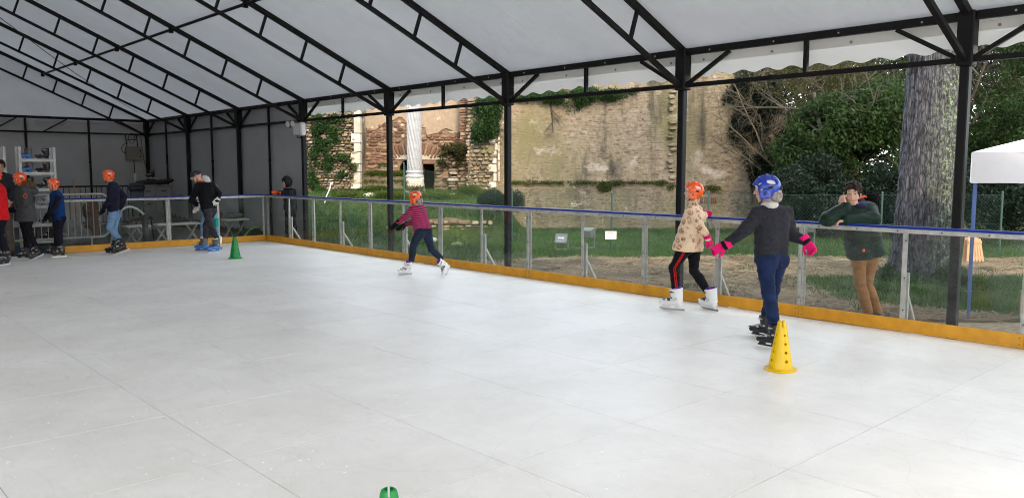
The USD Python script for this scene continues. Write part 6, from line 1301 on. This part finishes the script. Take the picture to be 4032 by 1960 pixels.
for i in range(4):
    (a0, b0), (a1, b1) = A_[i], A_[(i + 1) % 4]; s_ = np.linspace(0, 1, 40); rows = []; nx, ny = (b1 - b0) / S_, -(a1 - a0) / S_
    for q in np.linspace(0, 1, 8):
        w_ = .012 * np.sin(s_ * 9 + i) * q + .01 * np.sin(s_ * 23) * (1 - q)
        rows.append(np.array([Ga(a0 + (a1 - a0) * k + nx * ww, b0 + (b1 - b0) * k + ny * ww, zt * (1 - q) + (zb + .004 * math.sin(k * 14)) * q) for k, ww in zip(s_, w_)]))
    part('valance', grid(np.array(rows)), M['gazebo_white'], t, smooth=True)
    rows = [np.array([Ga((a0 + (a1 - a0) * k) * (1 - q) + S_ / 2 * q, (b0 + (b1 - b0) * k) * (1 - q) + S_ / 2 * q, zt + .004 + 0.42 * q - .015 * math.sin(math.pi * k) * (1 - q)) for k in s_]) for q in np.linspace(0, 1, 12)]
    part('roof_panel', grid(np.array(rows)), M['gazebo_white'], t, smooth=True)
    ia, ib = (.05 if a0 == 0 else -.05), (.05 if b0 == 0 else -.05)
    part('leg', cat([bevbox(Ga(a0 + ia, b0 + ib, .78), (.035, .035, 1.85), .004, Rz), bevbox(Ga(a0 + ia, b0 + ib, -.14), (.09, .09, .012), .003, Rz)]), M['leg_blue'], t)
    part('edge_bar', bar(Ga(a0 + ia, b0 + ib, zt - .06), Ga(a1 + (.05 if a1 == 0 else -.05), b1 + (.05 if b1 == 0 else -.05), zt - .06), .025), M['leg_blue'], t)

# ------------------------------------------------------------------ the twelve people
Z1, Z2, Z3, Z5, Z6, Z8 = (1450, 650, 2.5044), (2550, 650, 1.4733), (3100, 500, 1.3916), (300, 560, 2.5043), (500, 400, 1.789), (0, 560, 2.5048)
def ex_blue(t, P, H, F, s, D, W):
    a, n = P['neck'], P['head'] - P['neck']; n = n / np.linalg.norm(n)
    f = Field([a], 0.16, 0.006); f.ell(a - n * .005, (.082, .070, .036), k=.01).ell(a - F * .045 - n * .015, (.07, .05, .04), k=.03)
    part('collar', wobble(f.mesh(), .005, 30, 2), M['white_collar'], t, smooth=True)
    for q in 'LR':
        part('cuff_band', tube([P['wr' + q] + (P['ha' + q] - P['wr' + q]) * k for k in (-.1, .25)], .047, 12), M['black_glove'], t, smooth=True)
    for sx in (1, -1):                                                # jeans' back pockets
        c = P['pelvis'] - F * .096 + np.cross(F, [0, 0, 1.0]) * sx * .055 + np.array([0, 0, -.065])
        R = np.stack([np.cross(F, [0, 0, 1.0]), F, np.array([0, 0, 1.0])], 1)
        part('back_pocket', bevbox(c, (.07, .012, .085), .005, R), M['blue_jeans'], t)
person('child in blue helmet and charcoal sweater skating beside the yellow cone', Z2, 7.6,
       dict(head=(684, 142), neck=(700, 222), shL=(640, 282, -.05), shR=(798, 276, .06), elL=(556, 385, -.10), wrL=(452, 462, -.04), haL=(385, 497, -.02), elR=(838, 410, .08), wrR=(918, 440, -.02), haR=(955, 492, -.06),
            pelvis=(716, 520), hipL=(682, 548, -.04), hipR=(752, 545, .05), knL=(700, 735, -.12), anL=(730, 900, -.04), knR=(728, 718, .06), anR=(690, 862, .12)),
       facing=(-.45, .9), head=(-.85, .42, -.1), top_mat='charcoal_wool', trousers='blue_jeans', gloves='pink_glove', helmet='helmet_blue', net=True, size=1.08, hem=0.02, curl=1.1,
       skates={'at': [((770, 1072, 'g'), (632, 1046, 'g'), 'L'), ((735, 1012, 'g'), (600, 985, 'g'), 'R')], 'scheme': ['black', 'black']}, extras=ex_blue)
def ex_floral(t, P, H, F, s, D, W):
    o = D((-.15, -1)) * .072
    for dx in (0, .018):
        pts = [P['hipL'] * (1 - q) + P['knL'] * q + o * (1.12 - .3 * q) + D((1, 0)) * dx for q in (0.05, .35, .7, 1)] + [P['knL'] * (1 - q) + P['anL'] * q + o * (.82 - .18 * q) + D((1, 0)) * dx for q in (.3, .65, .95)]
        part('side_stripe', tube(pts, .0075, 6), M['red_stripe'], t, smooth=True)
    a, n = P['neck'], P['head'] - P['neck']; n = n / np.linalg.norm(n)
    f = Field([a], .16, .006); f.ell(a + n * .01, (.072, .066, .030)); part('collar', wobble(f.mesh(), .005, 30, 2), M['floral'], t, smooth=True)
person('child in orange helmet and cream floral jacket holding a hand, by the barrier', Z2, 9.43,
       dict(head=(264, 156), neck=(268, 216), shL=(250, 268, -.12), shR=(284, 262, .12), elL=(304, 352, -.16), wrL=(348, 422, -.13), haL=(384, 492, -.08), elR=(320, 305, .28), wrR=(333, 284, .46), haR=(338, 282, .55),
            pelvis=(238, 455), hipL=(218, 478, -.08), hipR=(268, 474, .08), knL=(150, 594, -.10), anL=(163, 716, -.08), knR=(268, 612, .07), anR=(338, 716, .08)),
       facing=(-.95, .25), head=(-.95, .28, .06), top='jacket', top_mat='floral', trousers='black_cloth', gloves='pink_glove', helmet='helmet_orange', size=0.95, hem=0.03, flare=0.045, thick=0.012, curl=1.1,
       skates={'at': [((218, 846, 'g'), (72, 832, 'g'), 'L'), ((420, 851, 'g'), (302, 824, 'g'), 'R')], 'scheme': ['white', 'white']}, extras=ex_floral)
def ex_stripe(t, P, H, F, s, D, W):
    p = P['pelvis']; ax = np.array([0, 0, 1.0])
    f = Field([P['hipL'], P['hipR']], .16, .007); f.cone(P['hipL'] * .9 + P['hipR'] * .1 + [0, 0, .012], P['hipR'] * .9 + P['hipL'] * .1 + [0, 0, .012], .107, .107, .02); f.cut(p + [0, 0, .03], ax); f.cut(p - [0, 0, .012], -ax)
    part('waistband', f.mesh(), M['navy_wool'], t, smooth=True)
person('child in pink and navy striped top and orange helmet gliding before the ruin', Z1, 12.65,
       dict(head=(462, 330), neck=(486, 404), shL=(446, 440, -.06), shR=(530, 436, .07), elL=(366, 512, -.10), wrL=(292, 566, -.08), haL=(222, 632, -.05), elR=(452, 556, .18), wrR=(366, 586, .18), haR=(290, 628, .14),
            pelvis=(534, 640), hipL=(502, 668, -.05), hipR=(574, 664, .05), knL=(442, 805, -.08), anL=(426, 940, .02), knR=(622, 830, .02), anR=(712, 915, .08)),
       facing=(-.6, .8), head=(-.8, .5, -.22), top_mat='striped_wool', trousers='dark_jeans', gloves='black_glove', helmet='helmet_orange', net=True, size=.93, hem=0.0,
       skates={'at': [((425, 1074, 'g'), (306, 1084, 'g'), 'L'), ((812, 990, .12), (772, 1086, -.06), 'R')], 'scheme': ['white', 'white']}, extras=ex_stripe)
def ex_green(t, P, H, F, s, D, W):
    a = P['neck']
    f = Field([a], .2, .006); f.ell(a + D((.03, -.02, -.02)), (.098, .09, .045)).ell(a + D((.07, .08, .0)), (.09, .075, .07), k=.03); f.ell(a + D((-.02, -.03, .05)), (.075, .075, .05), k=.01, sub=True)
    part('hood_lining', wobble(f.mesh(), .006, 25, 2), M['navy_collar'], t, smooth=True)
    part('hood_edge', tube([W((388, 392, -.02)), W((410, 384, .02)), W((425, 380, .07)), W((432, 384, .10))], .011, 8), M['orange_cloth'], t, smooth=True)
    c = W((466, 392, .14)); f = Field([c], .16, .006); f.ell(c, (.078, .075, .068)); v, fc = f.mesh()
    tm = trimesh.Trimesh(v, fc, process=False); part('fur_trim', (v + np.asarray(tm.vertex_normals) * ((meshkit.noise(v * 110, 1) - .4) * .028)[:, None], fc), M['black_fur'], t)
    for q in ('R', 'L'):                                               # quilted rings of the padded sleeves
        for k in (.25, .5, .75):
            for a_, b_ in ((P['sh' + q], P['el' + q]), (P['el' + q], P['wr' + q])): pass
    part('key_tag', bevbox(W((418, 676, -.14)), (.04, .02, .03), .006), M['orange_cloth'], t)
person('child in dark green parka and brown trousers leaning on the blue barrier top', Z3, 8.82,
       dict(head=(357, 366, -.10), neck=(372, 424, -.04), shL=(446, 456, -.03), shR=(304, 462, -.05), elL=(470, 505, -.18), wrL=(325, 512, -.22), haL=(268, 516, -.22), elR=(218, 506, -.20), wrR=(318, 438, -.19), haR=(300, 398, -.18),
            pelvis=(424, 660, .10), hipL=(468, 676, .12), hipR=(388, 676, .08), knL=(436, 850, .14), anL=(494, 1008, .18), knR=(398, 850, .06), anR=(442, 1008, .10)),
       facing=(-.12, -1), head=(-.42, -.9, -.05), head_size=1.03, top='parka', top_mat='green_parka', trousers='brown_trousers', gloves=None, bare=('R', 'L'), hair=True, size=1.05, hem=0.06, thick=0.034, flare=0.02,
       shoes=('shoe_dark', (-.2, -1), -.12), extras=ex_green, curl=1.1, palms={'R': (.8, .4, -.3), 'L': (0, 0, -1)})
def ex_hood(t, P, H, F, s, D, W):
    f = Field([P['head']], .22, .007); f.ell(H((0, -.02, .02)), (.125, .125, .140)); f.ell(H((0, .13, -.015)), (.085, .105, .10), k=.02, sub=True); f.cut(H((0, 0, -.13)), (0, 0, -1))
    part('hood', wobble(f.mesh(), .006, 20, 4), M['black_coat'], t, smooth=True)
person('child in black hooded coat with arms folded on the barrier near the corner', Z6, 18.5,
       dict(head=(1122, 572, -.06), neck=(1138, 612), shL=(1166, 632, -.06), shR=(1122, 630, .10), elL=(1150, 652, -.16), wrL=(1072, 646, -.20), haL=(1046, 640, -.2), elR=(1112, 652, -.02), wrR=(1062, 642, -.12), haR=(1085, 644, -.2),
            pelvis=(1150, 735), hipL=(1168, 742, -.05), hipR=(1136, 742, .06), knL=(1176, 848, -.05), anL=(1184, 945, -.03), knR=(1130, 848, .04), anR=(1128, 945, .06)),
       facing=(-.8, -.5), head=(-.85, -.5, -.18), top='parka', top_mat='black_coat', trousers='black_cloth', gloves='orange_glove', size=.92, hem=.05, thick=.028, shoes=('shoe_dark', (-.8, -.5), -.05), extras=ex_hood)
def ex_black(t, P, H, F, s, D, W):
    a = P['neck']; f = Field([a], .16, .006); f.ell(a + np.array([0, 0, .02]), (.068, .064, .026)); part('collar', wobble(f.mesh(), .005, 30, 1), M['orange_cloth'], t, smooth=True)
person('child in black sweater and black helmet bent forward on blue skates', Z5, 16.35,
       dict(head=(1186, 338), neck=(1232, 398), shL=(1196, 440, -.10), shR=(1335, 428, .12), elL=(1138, 575, -.10), wrL=(1196, 618, .06), haL=(1180, 668, .1), elR=(1408, 510, .12), wrR=(1388, 570, .02), haR=(1350, 606, -.02),
            pelvis=(1306, 650), hipL=(1288, 678, -.06), hipR=(1338, 676, .06), knL=(1322, 820, -.09), anL=(1385, 945, -.08), knR=(1278, 824, .08), anR=(1276, 945, .08)),
       facing=(-.75, .5), head=(-.85, -.25, -.4), top_mat='black_wool', trousers='grey_jeans', gloves='white_glove', helmet='helmet_black', size=1.03, hem=.0, thick=.018,
       skates={'at': [((1436, 1078, 'g'), (1290, 1090, 'g'), 'L'), ((1306, 1072, 'g'), (1172, 1070, 'g'), 'R')], 'scheme': ['blue', 'blue']}, extras=ex_black)
def ex_hidden(t, P, H, F, s, D, W):
    a = P['neck']; f = Field([a], .2, .007); f.ell(a + D((.08, 0, -.01)), (.12, .085, .05)); part('hood', wobble(f.mesh(), .008, 25, 2), M['white_coat'], t, smooth=True)
    f = Field([P['head']], .22, .008); f.ell(H((0, -.02, .01)), (.115, .115, .125)); f.ell(H((0, .13, -.015)), (.085, .105, .10), k=.02, sub=True); part('hood_top', wobble(f.mesh(), .006, 20, 4), M['white_coat'], t, smooth=True)
    part('bag', wobble(bevbox(W((1383, 790, -.05)), (.09, .06, .18), .02), .004, 20), M['turquoise'], t)
person('child in blue jeans and white glove mostly hidden behind the black-helmeted skater', Z5, 16.85,
       dict(head=(1262, 392, .0), neck=(1296, 432), shL=(1240, 470, -.08), shR=(1336, 462, .10), elL=(1225, 572, -.05), wrL=(1206, 628, -.08), haL=(1160, 690, -.10), elR=(1352, 540, .10), wrR=(1330, 610, .05), haR=(1310, 650, .0),
            pelvis=(1312, 680), hipL=(1282, 700, -.05), hipR=(1346, 700, .05), knL=(1250, 815, -.04), anL=(1252, 960, -.03), knR=(1372, 825, .05), anR=(1392, 955, .06)),
       facing=(-.9, .1), head=(-.9, -.1, -.3), top_mat='white_coat', trousers='light_jeans', gloves='white_glove', size=.92, hem=.0,
       skates={'at': [((1322, 1046, 'g'), (1186, 1042, 'g'), 'L'), ((1440, 1052, 'g'), (1312, 1050, 'g'), 'R')], 'scheme': ['pale', 'pale']}, extras=ex_hidden)
person('child in navy sweater and light blue jeans with orange helmet, black skates', Z5, 15.85,
       dict(head=(314, 336), neck=(346, 396), shL=(352, 430, -.11), shR=(372, 424, .11), elL=(334, 548, -.16), wrL=(280, 640, -.14), haL=(252, 692, -.12), elR=(474, 540, .12), wrR=(452, 604, .08), haR=(430, 640, .04),
            pelvis=(374, 680), hipL=(358, 704, -.08), hipR=(392, 704, .08), knL=(328, 848, -.10), anL=(434, 966, -.09), knR=(376, 850, .08), anR=(394, 985, .08)),
       facing=(-1, -.05), head=(-1, -.08, 0), top_mat='navy_wool', trousers='light_jeans', gloves='black_glove', helmet='helmet_orange', size=.98, hem=.02,
       skates={'at': [((538, 1054, -.10), (372, 1112, 'g'), 'L'), ((402, 1106, 'g'), (272, 1098, 'g'), 'R')], 'scheme': ['black', 'black']})
person('child in blue sleeveless fleece with dark sleeves and orange helmet by the entrance', Z8, 15.4,
       dict(head=(520, 420, -.02), neck=(546, 480), shL=(582, 520, -.08), shR=(528, 518, .09), elL=(548, 625, -.16), wrL=(492, 706, -.18), haL=(446, 764, -.15), elR=(514, 622, .07), wrR=(484, 708, .0), haR=(440, 752, .0),
            pelvis=(574, 728), hipL=(594, 750, -.06), hipR=(552, 750, .06), knL=(584, 880, -.06), anL=(592, 1010, -.04), knR=(560, 880, .08), anR=(558, 1010, .10)),
       facing=(-.8, -.55), head=(-.65, -.72, -.05), top='vest', top_mat='blue_vest', sleeve_mat='dark_sleeve', trousers='navy_trousers', gloves='black_glove', helmet='helmet_orange', size=.94, hem=.03,
       skates={'at': [((660, 1126, 'g'), (508, 1134, 'g'), 'L'), ((585, 1106, 'g'), (456, 1108, 'g'), 'R')], 'scheme': ['black', 'black']})
def ex_parka(t, P, H, F, s, D, W):
    c = P['neck']
    f = Field([c], .26, .006); f.ell(c + D((.10, .02, .02)), (.115, .13, .075)); v, fc = f.mesh(); tm = trimesh.Trimesh(v, fc, process=False)
    part('fur_hood', (v + np.asarray(tm.vertex_normals) * ((meshkit.noise(v * 70, 1) - .4) * .03)[:, None], fc), M['fur'], t)
    f = Field([c], .26, .007); f.ell(c + D((.14, .03, -.08)), (.115, .12, .09)); part('hood', wobble(f.mesh(), .01, 14, 3), M['grey_parka'], t, smooth=True)
    e = W((250, 532, -.235)); a = np.linspace(0, 2 * math.pi, 20)
    part('sleeve_badge', tube([e + D((math.cos(q) * .032, 0, math.sin(q) * .036)) for q in a], .006, 6), M['orange_cloth'], t)
person('child in grey parka with fur hood and orange helmet, second in the queue', Z8, 14.85,
       dict(head=(188, 368), neck=(222, 438), shL=(250, 480, -.12), shR=(206, 474, .11), elL=(262, 602, -.17), wrL=(172, 640, -.17), haL=(112, 672, -.14), elR=(188, 590, .10), wrR=(136, 644, .05), haR=(92, 668, .04),
            pelvis=(248, 715), hipL=(264, 760, -.08), hipR=(230, 758, .08), knL=(290, 900, -.08), anL=(346, 1020, -.08), knR=(256, 905, .07), anR=(264, 1030, .08)),
       facing=(-.92, -.3), head=(-.95, -.28, -.05), top='parka', top_mat='grey_parka', trousers='black_cloth', gloves='black_glove', helmet='helmet_orange', size=1.0, hem=.06, thick=.036, flare=.045,
       skates={'at': [((434, 1104, -.09), (312, 1164, 'g'), 'L'), ((306, 1148, 'g'), (166, 1150, 'g'), 'R')], 'scheme': ['black', 'black']}, extras=ex_parka)
person('child in red jacket cut off by the left edge of the photo', Z8, 14.05,
       dict(head=(-62, 340), neck=(-38, 410), shL=(-15, 452, -.12), shR=(-50, 446, .12), elL=(-20, 585, -.16), wrL=(-110, 640, -.15), haL=(-165, 670, -.12), elR=(-60, 580, .1), wrR=(-140, 640, .06), haR=(-190, 670, .05),
            pelvis=(-2, 706), hipL=(10, 740, -.08), hipR=(-26, 738, .08), knL=(6, 900, -.08), anL=(46, 1070, -.06), knR=(-70, 900, .08), anR=(-90, 1070, .08)),
       facing=(-.95, -.2), head=(-.95, -.2, 0), top='jacket', top_mat='red_jacket', trousers='navy_trousers', gloves='black_glove', helmet='helmet_orange', size=1.0, hem=.05, thick=.028,
       skates={'at': [((122, 1196, 'g'), (-36, 1222, 'g'), 'L'), ((-30, 1180, 'g'), (-180, 1196, 'g'), 'R')], 'scheme': ['black', 'black']})
def ex_man(t, P, H, F, s, D, W):
    for sx in (-1, 1):
        a = np.linspace(0, 2 * math.pi, 16); g = part('glasses', tube([H((sx * .034 + math.cos(q) * .024, .102, .006 + math.sin(q) * .018)) for q in a], .0032, 5), M['strap'], t)
        part('temple', tube([H((sx * .058, .10, .01)), H((sx * .085, .0, .006))], .003, 5), M['strap'], g)
person('adult in grey jumper, taupe trousers and glasses at the left edge', Z8, 15.75,
       dict(head=(2, 238), neck=(12, 302), shL=(88, 352, .10), shR=(-66, 350, -.10), elL=(136, 472, .05), wrL=(112, 560, -.12), haL=(90, 604, -.16), elR=(-110, 480, -.1), wrR=(-120, 580, -.16), haR=(-120, 640, -.18),
            pelvis=(30, 620), hipL=(66, 650, .05), hipR=(-12, 650, -.05), knL=(84, 860, .03), anL=(112, 1060, .05), knR=(0, 860, -.04), anR=(10, 1070, -.02)),
       facing=(.45, -.85), head=(.6, -.8, -.12), top_mat='grey_jumper', trousers='taupe_trousers', gloves=None, bare=('L', 'R'), face='skin_dark', hair=True, size=1.25, hem=.03, shoes=('shoe_dark', (.6, -.8), -.02), extras=ex_man)
